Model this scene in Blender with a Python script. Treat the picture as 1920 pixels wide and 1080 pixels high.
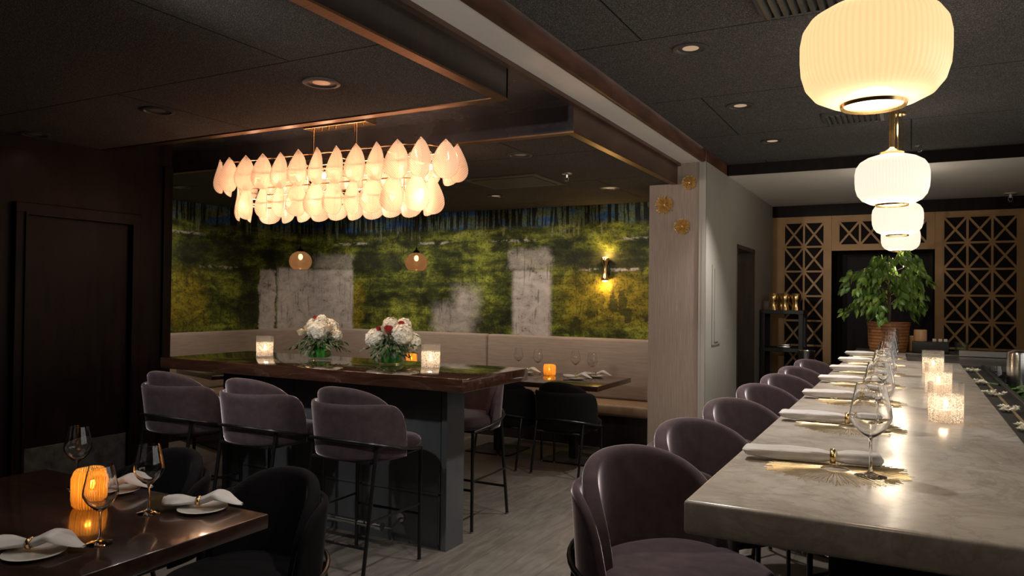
import bpy, bmesh, math, random
from mathutils import Vector, Matrix
PI=math.pi; R=math.radians; rnd=random.Random(7)
S=bpy.context.scene
for o in list(bpy.data.objects): bpy.data.objects.remove(o)
COL=S.collection
# ------------------------------------------------------------------ camera
CAMZ=1.52
def cam_axes(y,p,r):
    f=Vector((-math.sin(y)*math.cos(p),math.cos(y)*math.cos(p),math.sin(p)))
    ri=Vector((math.cos(y),math.sin(y),0)); up=ri.cross(f)
    return ri*math.cos(r)+up*math.sin(r), -ri*math.sin(r)+up*math.cos(r), f
ri,up,fw=cam_axes(.4911,.0122,.0114)
cd=bpy.data.cameras.new('camera'); cam=bpy.data.objects.new('camera',cd); COL.objects.link(cam)
cd.sensor_width=36; cd.lens=1397.5*36/1920; cd.clip_start=.05; cd.clip_end=60
cam.matrix_world=Matrix(((ri.x,up.x,-fw.x,0),(ri.y,up.y,-fw.y,0),(ri.z,up.z,-fw.z,CAMZ),(0,0,0,1)))
S.camera=cam
# ------------------------------------------------------------------ world, exposure
W=bpy.data.worlds.new('world'); S.world=W; W.use_nodes=True
W.node_tree.nodes['Background'].inputs[0].default_value=(1,.95,.88,1)
W.node_tree.nodes['Background'].inputs[1].default_value=1.1
S.view_settings.view_transform='Standard'; S.view_settings.look='None'
S.view_settings.exposure=0.12; S.view_settings.gamma=1; S.view_settings.use_curve_mapping=False
def lamp(name,kind,loc,power,color=(1,.8,.6),size=.05,parent=None,aim=None,spot=80,blend=.5,sy=None):
    d=bpy.data.lights.new(name,kind); d.energy=power; d.color=color
    if kind=='AREA':
        d.size=size
        if sy: d.shape='RECTANGLE'; d.size_y=sy
    else: d.shadow_soft_size=size
    if kind=='SPOT': d.spot_size=R(spot); d.spot_blend=blend
    o=bpy.data.objects.new(name,d); COL.objects.link(o); o.location=loc
    if aim is not None:
        o.rotation_euler=(Vector(aim)-Vector(loc)).to_track_quat('-Z','Y').to_euler()
    if parent: o.parent=parent
    return o
WARM=(1,.84,.68); NEUT=(1,.93,.85)
# recessed ceiling cans: (x, y, z, power, cone)
CANS_R=[(-1.01,1.27,2.82,10),(-1.01,2.55,2.82,85),(-1.01,3.82,2.82,110),(-1.01,5.10,2.82,130),(-1.0,6.35,2.82,140)]
CANS_A=[(-2.5,2.71,2.54,16),(-3.71,2.72,2.54,14),(-5.0,2.78,2.54,1),(-2.5,.9,2.54,16),(-3.71,.9,2.54,14)]
CANS_B=[(-2.47,4.72,2.54,6),(-2.45,6.48,2.54,42),(-3.69,6.53,2.54,50),(-4.93,6.5,2.54,50),(-6.1,6.4,2.54,52),(-6.16,4.78,2.54,58)]

# added fill spot behind the camera, brightening the pale soffit
lamp('soffit_fill','SPOT',(-1.70,-1.2,2.15),230,(1,.92,.84),.05,aim=(-1.70,3.4,2.70),spot=34,blend=.8)
# added fill spots, out of view, brightening the pillar and the stool backs
lamp('fill_spot','SPOT',(-2.20,.6,2.50),210,(1,.90,.80),.05,aim=(-1.86,6.5,1.85),spot=30,blend=.8)
lamp('fill_spot','SPOT',(-2.5,1.45,2.50),80,(1,.93,.88),.05,aim=(-2.8,3.2,.85),spot=58,blend=.8)
lamp('fill_spot','SPOT',(-3.71,1.45,2.50),85,(1,.93,.88),.05,aim=(-3.9,3.2,.85),spot=58,blend=.8)
lamp('can_or_fill_spot','SPOT',(-.15,-.2,2.79),16,(1,.82,.62),.05,aim=(.0,1.6,1.0),spot=55,blend=.8)  # added fill, no fitting here; lifts the front edge of the bar
# ------------------------------------------------------------------ materials
class NT:
    def __init__(s,name):
        s.m=bpy.data.materials.new(name); s.m.use_nodes=True; s.t=s.m.node_tree; s.n=s.t.nodes; s.l=s.t.links
        s.b=s.n['Principled BSDF']; s.out=s.n['Material Output']
    def add(s,typ,**kw):
        n=s.n.new(typ)
        for k,v in kw.items(): setattr(n,k,v)
        return n
    def put(s,inp,v):
        if hasattr(v,'is_linked') or isinstance(v,bpy.types.NodeSocket): s.l.new(v,inp)
        elif isinstance(v,(tuple,list)) and len(v)==3 and inp.type=='RGBA': inp.default_value=(*v,1)
        else: inp.default_value=v
    def math(s,op,a,b=0,c=None,clamp=False):
        n=s.add('ShaderNodeMath',operation=op); n.use_clamp=clamp
        s.put(n.inputs[0],a); s.put(n.inputs[1],b)
        if c is not None: s.put(n.inputs[2],c)
        return n.outputs[0]
    def mix(s,f,a,b,mode='MIX'):
        n=s.add('ShaderNodeMix',data_type='RGBA',blend_type=mode)
        s.put(n.inputs[0],f); s.put(n.inputs[6],a); s.put(n.inputs[7],b); return n.outputs[2]
    def coord(s,scale=(1,1,1),rot=(0,0,0),kind='Object'):
        tc=s.add('ShaderNodeTexCoord'); mp=s.add('ShaderNodeMapping')
        s.l.new(tc.outputs[kind],mp.inputs[0]); mp.inputs['Scale'].default_value=scale; mp.inputs['Rotation'].default_value=rot
        return mp.outputs[0]
    def noise(s,vec,scale=5,detail=4,rough=.55,dist=0):
        n=s.add('ShaderNodeTexNoise'); s.l.new(vec,n.inputs['Vector']); n.inputs['Scale'].default_value=scale
        n.inputs['Detail'].default_value=detail; n.inputs['Roughness'].default_value=rough; n.inputs['Distortion'].default_value=dist
        return n.outputs[0]
    def vor(s,vec,scale=5,feature='F1'):
        n=s.add('ShaderNodeTexVoronoi',feature=feature); s.l.new(vec,n.inputs['Vector']); n.inputs['Scale'].default_value=scale
        return n.outputs[0]
    def ramp(s,f,stops):
        n=s.add('ShaderNodeValToRGB'); s.put(n.inputs[0],f); e=n.color_ramp.elements
        while len(e)<len(stops): e.new(.5)
        for q,(p,c) in zip(e,stops): q.position=p; q.color=(*c,1) if len(c)==3 else c
        return n.outputs[0]
    def smooth(s,v,a,b):
        n=s.add('ShaderNodeMapRange',interpolation_type='SMOOTHSTEP'); s.put(n.inputs[0],v)
        n.inputs[1].default_value=a; n.inputs[2].default_value=b; return n.outputs[0]
    def bump(s,h,strength=.3,dist=.01):
        n=s.add('ShaderNodeBump'); n.inputs['Strength'].default_value=strength; n.inputs['Distance'].default_value=dist
        s.l.new(h,n.inputs['Height']); s.l.new(n.outputs[0],s.b.inputs['Normal']); return n.outputs[0]
def pm(name,c,rough=.5,metal=0,var=.12,nscale=8,stretch=(1,1,1),bump=0,bdist=.002,bscale=None,spec=None,coat=0,sheen=0,c2=None,rvar=0,pile=None):
    t=NT(name); v=t.coord(stretch); n=t.noise(v,nscale)
    c2=c2 or tuple(min(1,x*(1+var)) for x in c); lo=tuple(x*(1-var) for x in c)
    t.put(t.b.inputs['Base Color'],t.ramp(n,[(.3,lo),(.7,c2)]))
    t.b.inputs['Roughness'].default_value=rough; t.b.inputs['Metallic'].default_value=metal
    if rvar: t.put(t.b.inputs['Roughness'],t.ramp(n,[(.3,(rough-rvar,)*3),(.7,(rough+rvar,)*3)]))
    if spec is not None: t.b.inputs['Specular IOR Level'].default_value=spec
    if coat: t.b.inputs['Coat Weight'].default_value=coat; t.b.inputs['Coat Roughness'].default_value=.12
    if sheen:
        t.b.inputs['Sheen Weight'].default_value=sheen; t.b.inputs['Sheen Roughness'].default_value=.22
        t.b.inputs['Sheen Tint'].default_value=(1,.93,.96,1)
    if bump: t.bump(t.noise(v,bscale or nscale*6,3),bump,bdist)
    if pile:
        sh=t.add('ShaderNodeBsdfSheen'); sh.inputs['Color'].default_value=(*pile,1); sh.inputs['Roughness'].default_value=.30
        ad=t.add('ShaderNodeAddShader'); t.l.new(t.b.outputs[0],ad.inputs[0]); t.l.new(sh.outputs[0],ad.inputs[1]); t.l.new(ad.outputs[0],t.out.inputs[0])
    return t.m
M={}
M['darkwood']=pm('dark_stained_wood',(.014,.007,.005),.32,stretch=(6,6,1),nscale=3,var=.5,bump=.15,coat=.35)
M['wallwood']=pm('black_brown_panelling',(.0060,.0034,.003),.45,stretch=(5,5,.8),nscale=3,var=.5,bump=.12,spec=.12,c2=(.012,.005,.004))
M['beamwood']=pm('reddish_beam_wood',(.10,.042,.024),.42,stretch=(4,1,4),nscale=3,var=.55,bump=.2)
M['brownfascia']=pm('brown_fascia_wood',(.07,.036,.024),.38,stretch=(3,1,3),nscale=3,var=.4,bump=.1)
M['glossdark']=pm('dark_glossy_soffit_paint',(.04,.037,.041),.26,nscale=3,var=.2,bump=.06,rvar=.08)
M['white']=pm('off_white_soffit_paint',(.80,.78,.75),.7,nscale=2,var=.04,bump=.05)
M['copper']=pm('brushed_bronze_strip',(.20,.105,.055),.42,1,nscale=6,stretch=(1,20,1),var=.2)
M['brass']=pm('polished_brass',(.86,.60,.26),.24,1,nscale=12,var=.06)
M['brassdull']=pm('satin_brass',(.72,.58,.36),.42,1,nscale=20,var=.15)
M['rosebrass']=pm('rose_brass',(.86,.55,.32),.25,1,nscale=12,var=.06)
M['velvet']=pm('mauve_grey_velvet',(.060,.044,.048),.9,nscale=22,var=.18,bump=.25,bscale=420,bdist=.001,sheen=1,spec=.03,pile=(.55,.46,.50))
M['velvetblack']=pm('black_velvet',(.006,.0055,.0062),.9,nscale=22,var=.2,bump=.2,bscale=420,bdist=.001,sheen=.10,spec=.1)
M['steelblack']=pm('black_powder_coated_steel',(.008,.008,.009),.28,.2,nscale=30,var=.2)
M['chrome']=pm('brushed_stainless_steel',(.62,.61,.6),.24,1,nscale=14,stretch=(1,1,8),var=.08)
M['linen']=pm('white_linen',(.56,.53,.515),.85,nscale=30,var=.05,bump=.4,bscale=90,bdist=.002,sheen=.3)
M['gilt']=pm('gilded_rods',(.80,.55,.20),.42,.55,nscale=30,var=.15)
M['china']=pm('cream_china',(.62,.58,.52),.2,nscale=9,var=.04,coat=.6)
M['panelblack']=pm('charcoal_lacquer_panel',(.065,.069,.075),.34,nscale=4,var=.2,bump=.03)
M['blackmatt']=pm('matt_black_laminate',(.006,.006,.007),.5,nscale=9,var=.2)
M['gold']=pm('golden_painted_screen',(.34,.20,.085),.5,.3,nscale=5,var=.12)
M['screenback']=pm('dark_panel_behind_screen',(.008,.006,.006),.65,spec=.15,nscale=4,var=.3)
M['wax']=pm('candle_wax',(.85,.78,.65),.5,nscale=9,var=.03)
M['petal']=pm('white_hydrangea_petals',(.88,.86,.74),.7,nscale=40,var=.10)
M['rose']=pm('cream_rose_petals',(.80,.68,.48),.6,nscale=30,var=.08)
M['redpetal']=pm('red_petals',(.42,.03,.02),.5,nscale=30,var=.3)
M['leafgreen']=pm('eucalyptus_green',(.05,.085,.035),.5,nscale=30,var=.4)
M['bankcloth']=pm('taupe_woven_upholstery',(.30,.24,.20),.85,nscale=5,stretch=(1,1,14),var=.12,bump=.5,bscale=60,bdist=.003)
M['bankseat']=pm('tan_leather_seat',(.28,.18,.11),.5,nscale=9,var=.15,bump=.1)
M['greywall']=pm('greige_plaster',(.34,.325,.29),.65,nscale=2,var=.05,bump=.04)
M['jamb']=pm('brown_door_jamb',(.07,.052,.045),.5,nscale=3,stretch=(4,4,1),var=.2)
M['paledoor']=pm('pale_door_edge',(.45,.37,.3),.5,nscale=3,var=.1)
M['counterdark']=pm('grey_steel_counter',(.16,.155,.15),.28,.6,nscale=5,var=.2)
M['bark']=pm('brown_bark',(.09,.06,.04),.8,nscale=20,stretch=(1,1,.3),var=.4,bump=.4)
M['soil']=pm('dark_soil',(.02,.014,.01),.95,nscale=60,var=.5,bump=.6)
M['wood_cup']=pm('pale_wood',(.55,.32,.17),.55,nscale=4,stretch=(8,8,1),var=.15)
M['vent']=pm('dark_painted_vent',(.05,.05,.05),.5,nscale=9,var=.2)
M['ventpale']=pm('grey_metal_louvre',(.11,.11,.105),.4,.5,nscale=9,var=.2)
M['kick']=pm('dull_kick_plate',(.075,.072,.068),.42,.3,nscale=14,var=.5,bump=.1)
M['wicker']=None
def m_marble():
    t=NT('grey_veined_marble'); v=t.coord()
    n1=t.noise(v,1.6,8,.62,1.2); n2=t.noise(v,7,8,.7,.8); n3=t.noise(v,38,6,.7)
    ve=t.math('ABSOLUTE',t.math('SUBTRACT',t.noise(v,2.6,7,.6,1.8),.5))
    vein=t.smooth(ve,.0,.035)
    c=t.ramp(n1,[(.3,(.34,.285,.235)),(.5,(.43,.385,.335)),(.72,(.54,.505,.465))])
    c=t.mix(t.math('MULTIPLY',t.smooth(n2,.40,.66),.62),c,(.27,.235,.20))
    c=t.mix(t.math('MULTIPLY',t.math('SUBTRACT',1,vein),.24),c,(.17,.14,.115))
    c=t.mix(t.math('MULTIPLY',t.smooth(n3,.55,.75),.3),c,(.56,.53,.48))
    t.put(t.b.inputs['Base Color'],c)
    t.put(t.b.inputs['Roughness'],t.ramp(n2,[(.3,(.16,)*3),(.7,(.28,)*3)])); t.bump(n2,.05,.002)
    return t.m
M['marble']=m_marble()
def m_carpetceil():
    t=NT('charcoal_fibre_ceiling_board'); v=t.coord(); n=t.noise(v,230,2,.8); n2=t.noise(v,3,4)
    br=t.add('ShaderNodeTexBrick'); t.l.new(t.coord(),br.inputs['Vector']); br.inputs['Scale'].default_value=1
    br.inputs['Brick Width'].default_value=2.4; br.inputs['Row Height'].default_value=1.2; br.inputs['Mortar Size'].default_value=.005
    br.inputs['Mortar Smooth'].default_value=.3
    c=t.ramp(n,[(.38,(.038,.037,.037)),(.55,(.088,.085,.083)),(.70,(.36,.35,.34))])
    c=t.mix(t.math('MULTIPLY',n2,.3),c,(.05,.047,.045)); c=t.mix(br.outputs['Fac'],c,(.006,.006,.006))
    t.put(t.b.inputs['Base Color'],c); t.b.inputs['Roughness'].default_value=.95; t.b.inputs['Specular IOR Level'].default_value=.15
    t.bump(n,.7,.004); return t.m
M['ceil']=m_carpetceil()
def m_floor():
    t=NT('grey_brown_plank_tile'); v=t.coord((1,1,1),(0,0,PI/2))
    br=t.add('ShaderNodeTexBrick'); t.l.new(v,br.inputs['Vector']); br.inputs['Scale'].default_value=1
    br.inputs['Brick Width'].default_value=1.2; br.inputs['Row Height'].default_value=.2; br.inputs['Mortar Size'].default_value=.003
    br.inputs['Color1'].default_value=(.072,.063,.054,1); br.inputs['Color2'].default_value=(.105,.092,.078,1); br.inputs['Mortar'].default_value=(.05,.043,.037,1)
    n=t.noise(t.coord((5,1.2,1)),4,8,.65,.6); n2=t.noise(t.coord(),2.5,5)
    c=t.mix(t.math('MULTIPLY',t.smooth(n,.3,.75),.55),br.outputs['Color'],(.17,.15,.128))
    c=t.mix(t.math('MULTIPLY',t.smooth(n2,.35,.75),.35),c,(.09,.078,.067))
    t.put(t.b.inputs['Base Color'],c); t.put(t.b.inputs['Roughness'],t.ramp(n,[(.3,(.42,)*3),(.7,(.62,)*3)]))
    t.bump(n,.12,.003); return t.m
M['floor']=m_floor()
def m_tabletop():
    t=NT('espresso_lacquered_wood'); v=t.coord((1.2,9,9)); n=t.noise(v,3,6,.6,.4)
    t.put(t.b.inputs['Base Color'],t.ramp(n,[(.3,(.016,.0085,.0065)),(.6,(.034,.016,.011)),(.8,(.065,.028,.017))]))
    t.b.inputs['Roughness'].default_value=.2; t.b.inputs['Coat Weight'].default_value=.6; t.b.inputs['Coat Roughness'].default_value=.06
    t.bump(n,.03,.002); return t.m
M['table']=m_tabletop()
def m_island():
    t=NT('red_brown_butcher_block'); v=t.coord((1,8,8)); n=t.noise(v,4,6,.6,.4)
    t.put(t.b.inputs['Base Color'],t.ramp(n,[(.3,(.022,.010,.007)),(.6,(.060,.026,.016)),(.8,(.11,.05,.03))]))
    t.b.inputs['Roughness'].default_value=.12; t.b.inputs['Coat Weight'].default_value=1; t.b.inputs['Coat Roughness'].default_value=.015; t.b.inputs['Coat IOR'].default_value=1.7
    return t.m
M['island']=m_island()
def m_pillar():
    t=NT('ribbed_taupe_wallcovering'); v=t.coord((90,90,2.4)); n=t.noise(v,1.6,4,.6,.2); n2=t.noise(t.coord((3,3,.6)),2,3)
    n3=t.noise(t.coord((60,60,4)),1.1,3)
    c=t.ramp(n,[(.3,(.23,.18,.145)),(.6,(.31,.25,.205)),(.8,(.40,.33,.275))])
    c=t.mix(t.math('MULTIPLY',t.smooth(n3,.64,.72),.45),c,(.5,.42,.36))
    t.put(t.b.inputs['Base Color'],c); t.b.inputs['Roughness'].default_value=.7; t.bump(n,.25,.002); return t.m
M['pillar']=m_pillar()
def m_glass(name,col=(1,1,1),rough=0):
    t=NT(name); g=t.add('ShaderNodeBsdfGlass'); g.inputs['IOR'].default_value=1.45; g.inputs['Roughness'].default_value=rough
    n=t.noise(t.coord(),3,2); t.put(g.inputs['Color'],t.ramp(n,[(0,tuple(x*.985 for x in col)),(1,col)]))
    t.l.new(g.outputs[0],t.out.inputs[0]); return t.m
M['glass']=m_glass('clear_wine_glass')
M['glassgreen']=None
def m_thin(name,col,trans=.5,transl=.3,rough=.1,bumpk=None,emis=None,est=0,stripe=None):
    """thin lit glass: transparent + translucent + glossy"""
    t=NT(name); tr=t.add('ShaderNodeBsdfTransparent'); tl=t.add('ShaderNodeBsdfTranslucent'); gl=t.add('ShaderNodeBsdfGlossy'); df=t.add('ShaderNodeBsdfDiffuse')
    n=t.noise(t.coord(),6,3); cc=t.ramp(n,[(0,tuple(x*.95 for x in col)),(1,col)])
    for q in (tr,tl,df): t.put(q.inputs['Color'],cc)
    gl.inputs['Roughness'].default_value=rough
    a=t.add('ShaderNodeMixShader'); a.inputs[0].default_value=.35; t.l.new(tl.outputs[0],a.inputs[1]); t.l.new(df.outputs[0],a.inputs[2])
    b=t.add('ShaderNodeMixShader'); b.inputs[0].default_value=trans; t.l.new(a.outputs[0],b.inputs[1]); t.l.new(tr.outputs[0],b.inputs[2])
    fr=t.add('ShaderNodeFresnel'); fr.inputs[0].default_value=1.45
    c=t.add('ShaderNodeMixShader'); t.put(c.inputs[0],t.math('MULTIPLY',fr.outputs[0],.45)); t.l.new(b.outputs[0],c.inputs[1]); t.l.new(gl.outputs[0],c.inputs[2])
    last=c
    if emis:
        em=t.add('ShaderNodeEmission'); em.inputs[0].default_value=(*emis,1); em.inputs[1].default_value=est
        ad=t.add('ShaderNodeAddShader'); t.l.new(last.outputs[0],ad.inputs[0]); t.l.new(em.outputs[0],ad.inputs[1]); last=ad
    t.l.new(last.outputs[0],t.out.inputs[0])
    if bumpk:
        h=t.vor(t.coord(),bumpk) if stripe is None else None
        if h is not None:
            bn=t.add('ShaderNodeBump'); bn.inputs['Strength'].default_value=.5; bn.inputs['Distance'].default_value=.002; t.l.new(h,bn.inputs['Height'])
            t.l.new(bn.outputs[0],gl.inputs['Normal']); t.l.new(bn.outputs[0],tl.inputs['Normal']); t.l.new(bn.outputs[0],df.inputs['Normal'])
            t.put(b.inputs[0],t.smooth(h,.0,.9))
    return t,b,a
M['cupclear']=m_thin('clear_candle_glass',(1,.97,.93),.9,rough=.03)[0].m
M['cupfrost']=m_thin('crackled_candle_glass',(1,.95,.90),.36,rough=.25,bumpk=190)[0].m
def m_amber():
    t,b,a=m_thin('fluted_amber_glass',(1,.70,.28),.5,rough=.04)
    tc=t.add('ShaderNodeTexCoord'); sp=t.add('ShaderNodeSeparateXYZ'); t.l.new(tc.outputs['Object'],sp.inputs[0])
    an=t.math('ARCTAN2',sp.outputs[1],sp.outputs[0]); s=t.math('SINE',t.math('MULTIPLY',an,36))
    t.put(b.inputs[0],t.math('MULTIPLY_ADD',t.smooth(s,-.6,.6),.62,.22)); return t.m
M['amber']=m_amber()
M['globe']=m_thin('smoky_copper_globe_glass',(.62,.40,.22),.72,rough=.05,emis=(1,.55,.3),est=.02)[0].m
M['vaseglass']=m_thin('clear_vase_glass',(.96,1,.96),.97,rough=.02)[0].m
M['vasegreen']=pm('green_leaf_lining',(.032,.20,.014),.25,nscale=12,stretch=(1,1,.2),var=.5,coat=.5)
def m_leafglass():
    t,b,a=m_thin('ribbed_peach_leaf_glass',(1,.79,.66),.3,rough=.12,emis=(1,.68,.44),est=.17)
    tc=t.add('ShaderNodeTexCoord'); sp=t.add('ShaderNodeSeparateXYZ'); t.l.new(tc.outputs['Object'],sp.inputs[0])
    ax=t.math('ABSOLUTE',sp.outputs[0]); s=t.math('SINE',t.math('MULTIPLY',t.math('ADD',sp.outputs[2],t.math('MULTIPLY',ax,-1.15)),430))
    vein=t.smooth(ax,.0015,.0035); st=t.math('MULTIPLY',t.smooth(s,-.2,.8),vein)
    t.put(b.inputs[0],t.math('ADD',.12,t.math('MULTIPLY',t.math('SUBTRACT',1,st),.40)))
    return t.m
M['leafglass']=m_leafglass()
def m_emit(name,col,st):
    t=NT(name); e=t.add('ShaderNodeEmission'); n=t.noise(t.coord(),20,2)
    t.put(e.inputs[0],t.ramp(n,[(0,tuple(x*.97 for x in col)),(1,col)])); e.inputs[1].default_value=st
    t.l.new(e.outputs[0],t.out.inputs[0]); return t.m
M['bulb']=m_emit('warm_bulb',(1,.78,.5),9); M['flame']=m_emit('candle_flame',(1,.72,.36),6)
M['canlit']=m_emit('lit_ceiling_lamp',(1,.66,.42),.42); M['candim']=pm('ceiling_lamp_reflector',(.35,.3,.26),.3,.6,nscale=9)
M['sconceglow']=m_emit('sconce_glow',(1,.62,.2),6)
def m_opal(name,col,st):
    t=NT(name); e=t.add('ShaderNodeEmission'); e.inputs[0].default_value=(*col,1)
    tc=t.add('ShaderNodeTexCoord'); sp=t.add('ShaderNodeSeparateXYZ'); t.l.new(tc.outputs['Object'],sp.inputs[0])
    fl=t.math('COSINE',t.math('MULTIPLY',t.math('ARCTAN2',sp.outputs[1],sp.outputs[0]),72))
    t.put(e.inputs[1],t.math('MULTIPLY_ADD',fl,.05*st,st))  # thick ribs of the moulded glass pass a little less light
    n=t.noise(t.coord(),4,2); t.put(t.b.inputs['Base Color'],t.ramp(n,[(0,(.42,.38,.3)),(1,(.45,.41,.33))])); t.b.inputs['Roughness'].default_value=.25
    ad=t.add('ShaderNodeAddShader'); t.l.new(t.b.outputs[0],ad.inputs[0]); t.l.new(e.outputs[0],ad.inputs[1]); t.l.new(ad.outputs[0],t.out.inputs[0]); return t.m
M['opal1']=m_opal('amber_opal_glass',(1,.70,.33),.95); M['opal2']=m_opal('warm_white_opal_glass',(1,.86,.68),.95)
def m_leaf():
    t=NT('ficus_leaves'); v=t.coord(); n=t.noise(v,9,3); 
    t.put(t.b.inputs['Base Color'],t.ramp(n,[(.3,(.045,.10,.015)),(.5,(.10,.20,.03)),(.7,(.28,.40,.07))])); t.b.inputs['Roughness'].default_value=.4
    return t.m
M['ficus']=m_leaf()
def m_wicker():
    t=NT('woven_bamboo'); br=t.add('ShaderNodeTexBrick'); tc=t.add('ShaderNodeTexCoord'); sp=t.add('ShaderNodeSeparateXYZ'); t.l.new(tc.outputs['Object'],sp.inputs[0])
    an=t.math('ARCTAN2',sp.outputs[1],sp.outputs[0]); cb=t.add('ShaderNodeCombineXYZ'); t.put(cb.inputs[0],an); t.l.new(sp.outputs[2],cb.inputs[1]); t.l.new(cb.outputs[0],br.inputs['Vector'])
    br.inputs['Scale'].default_value=1; br.inputs['Brick Width'].default_value=.22; br.inputs['Row Height'].default_value=.028; br.inputs['Mortar Size'].default_value=.003
    br.inputs['Color1'].default_value=(.36,.15,.05,1); br.inputs['Color2'].default_value=(.24,.09,.03,1); br.inputs['Mortar'].default_value=(.07,.03,.012,1)
    t.l.new(br.outputs[0],t.b.inputs['Base Color']); t.b.inputs['Roughness'].default_value=.45; t.bump(br.outputs['Fac'],-.4,.004); return t.m
M['wicker']=m_wicker()
def m_mural():
    t=NT('painted_garden_mural'); tc=t.add('ShaderNodeTexCoord'); sp=t.add('ShaderNodeSeparateXYZ'); t.l.new(tc.outputs['Object'],sp.inputs[0])
    u0=t.math('SUBTRACT',t.math('ADD',sp.outputs[0],sp.outputs[1]),7.6); v0=sp.outputs[2]
    cb=t.add('ShaderNodeCombineXYZ'); t.put(cb.inputs[0],u0); t.put(cb.inputs[1],v0); P=cb.outputs[0]
    def sc(x,y,off=0):
        m=t.add('ShaderNodeMapping'); t.l.new(P,m.inputs[0]); m.inputs['Scale'].default_value=(x,y,1); m.inputs['Location'].default_value=(off,off*.7,off); return m.outputs[0]
    w1=t.math('MULTIPLY',t.math('SUBTRACT',t.noise(sc(1,1),7,5,.6),.5),.22); w2=t.math('MULTIPLY',t.math('SUBTRACT',t.noise(sc(1,1,3),7,5,.6),.5),.18)
    u=t.math('ADD',u0,w1); v=t.math('ADD',v0,w2)
    def rect(a,b,c,d,e=.05,f=None,uu=None,vv=None):
        uu=uu or u; vv=vv or v; f=f or e
        r=t.math('MULTIPLY',t.smooth(uu,a-e,a+e),t.math('SUBTRACT',1,t.smooth(uu,b-e,b+e)))
        q=t.math('MULTIPLY',t.smooth(vv,c-f,c+f),t.math('SUBTRACT',1,t.smooth(vv,d-f,d+f)))
        return t.math('MULTIPLY',r,q)
    big=t.noise(sc(1,1.5),1.9,5,.6,.4); med=t.noise(sc(1,1.6,5),6,6,.7,.5); fine=t.noise(sc(1,1,9),38,5,.8); horiz=t.noise(sc(.7,7,2),1.6,4,.6)
    g=t.math('ADD',t.math('MULTIPLY',big,.42),t.math('ADD',t.math('MULTIPLY',med,.36),t.math('MULTIPLY',horiz,.22)))
    c=t.ramp(g,[(.418,(.012,.016,.007)),(.475,(.035,.045,.011)),(.52,(.085,.10,.017)),(.58,(.20,.235,.033)),(.66,(.34,.37,.07))])
    # yellow fields
    yel=t.math('MAXIMUM',rect(-3.45,-2.3,1.25,1.78,.18),t.math('MAXIMUM',rect(-9.35,-8.85,1.15,1.75,.15),rect(-6.45,-6.25,1.1,1.7,.08)))
    c=t.mix(t.math('MULTIPLY',yel,.75),c,t.ramp(med,[(.35,(.08,.07,.01)),(.6,(.30,.23,.02))]))
    # grey blocks
    grey=t.ramp(t.math('ADD',t.math('MULTIPLY',med,.5),t.math('MULTIPLY',fine,.5)),[(.38,(.08,.07,.06)),(.44,(.34,.31,.29)),(.62,(.56,.51,.49))])
    A=rect(-7.75,-6.42,.9,1.86,.03,uu=t.math('ADD',u0,t.math('MULTIPLY',w1,.3)),vv=v0); Al=rect(-8.05,-7.78,.9,1.82,.02)
    B=rect(-4.05,-3.57,.9,1.83,.04,uu=t.math('ADD',u0,t.math('MULTIPLY',w1,.2)),vv=v0); C=rect(-5.15,-4.58,.9,1.42,.1); D=rect(-4.85,-4.52,1.25,1.62,.12)
    Bt=t.math('MULTIPLY',rect(-4.12,-3.57,1.83,2.07,.05),.6); At=t.math('MULTIPLY',rect(-7.1,-6.42,1.86,2.05,.05),.55)
    gm=A
    for q in (Al,B,t.math('MULTIPLY',C,.75),t.math('MULTIPLY',D,.9),Bt,At): gm=t.math('MAXIMUM',gm,q)
    holes=t.smooth(t.noise(sc(3,1.1,7),1.5,5,.7,.5),.62,.67); hz=rect(-7.8,-7.3,.9,1.9,.05)
    gm=t.math('MULTIPLY',gm,t.math('SUBTRACT',1,t.math('MULTIPLY',holes,hz)))
    c=t.mix(gm,c,grey)
    # dark blocks
    dk=t.math('MAXIMUM',rect(-6.42,-5.6,1.85,2.06,.05),t.math('MAXIMUM',rect(-3.55,-2.45,1.83,2.04,.06),rect(-8.35,-8.1,1.1,1.8,.08)))
    dk=t.math('MAXIMUM',dk,rect(-9.5,-8.3,1.88,2.12,.12))
    c=t.mix(t.math('MULTIPLY',dk,.72),c,(.018,.020,.014))
    # leaf silhouettes low on the right and left
    vo=t.math('ADD',t.vor(sc(1.5,.75,1.3),5.5),t.math('MULTIPLY',t.math('SUBTRACT',med,.5),.9)); lf=t.math('SUBTRACT',1,t.smooth(vo,.40,.45)); lz=t.math('MAXIMUM',rect(-3.45,-2.3,.9,1.38,.12,.1),rect(-2.95,-2.55,1.2,1.62,.08))
    c=t.mix(t.math('MULTIPLY',t.math('MULTIPLY',lf,lz),.8),c,(.030,.034,.010))
    # pale streaks
    for z,a,b in ((2.20,-9.6,-8.9),(2.19,-6.7,-6.2),(2.17,-5.4,-4.9),(2.17,-4.3,-3.8),(2.16,-2.8,-2.3),(1.83,-8.9,-8.4),(1.83,-3.2,-2.5)):
        st=rect(a,b,z-.014,z+.014,.05,.01,vv=t.math('ADD',v0,t.math('MULTIPLY',w2,.25)))
        c=t.mix(t.math('MULTIPLY',st,t.smooth(med,.44,.56)),c,(.36,.34,.31))
    # top band: blue patches and pale drips between black trunks
    st=t.noise(sc(26,1.6,4),1,4,.6,.2); band=t.smooth(t.math('ADD',v0,t.math('MULTIPLY',w2,.6)),2.30,2.36)
    bb=t.ramp(t.noise(sc(1.4,5,8),1.6,2),[(.42,(.10,.12,.05)),(.52,(.09,.14,.12)),(.60,(.03,.09,.24))])
    bb=t.mix(t.smooth(st,.47,.53),(.010,.011,.010),bb)
    c=t.mix(band,c,bb)
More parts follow.
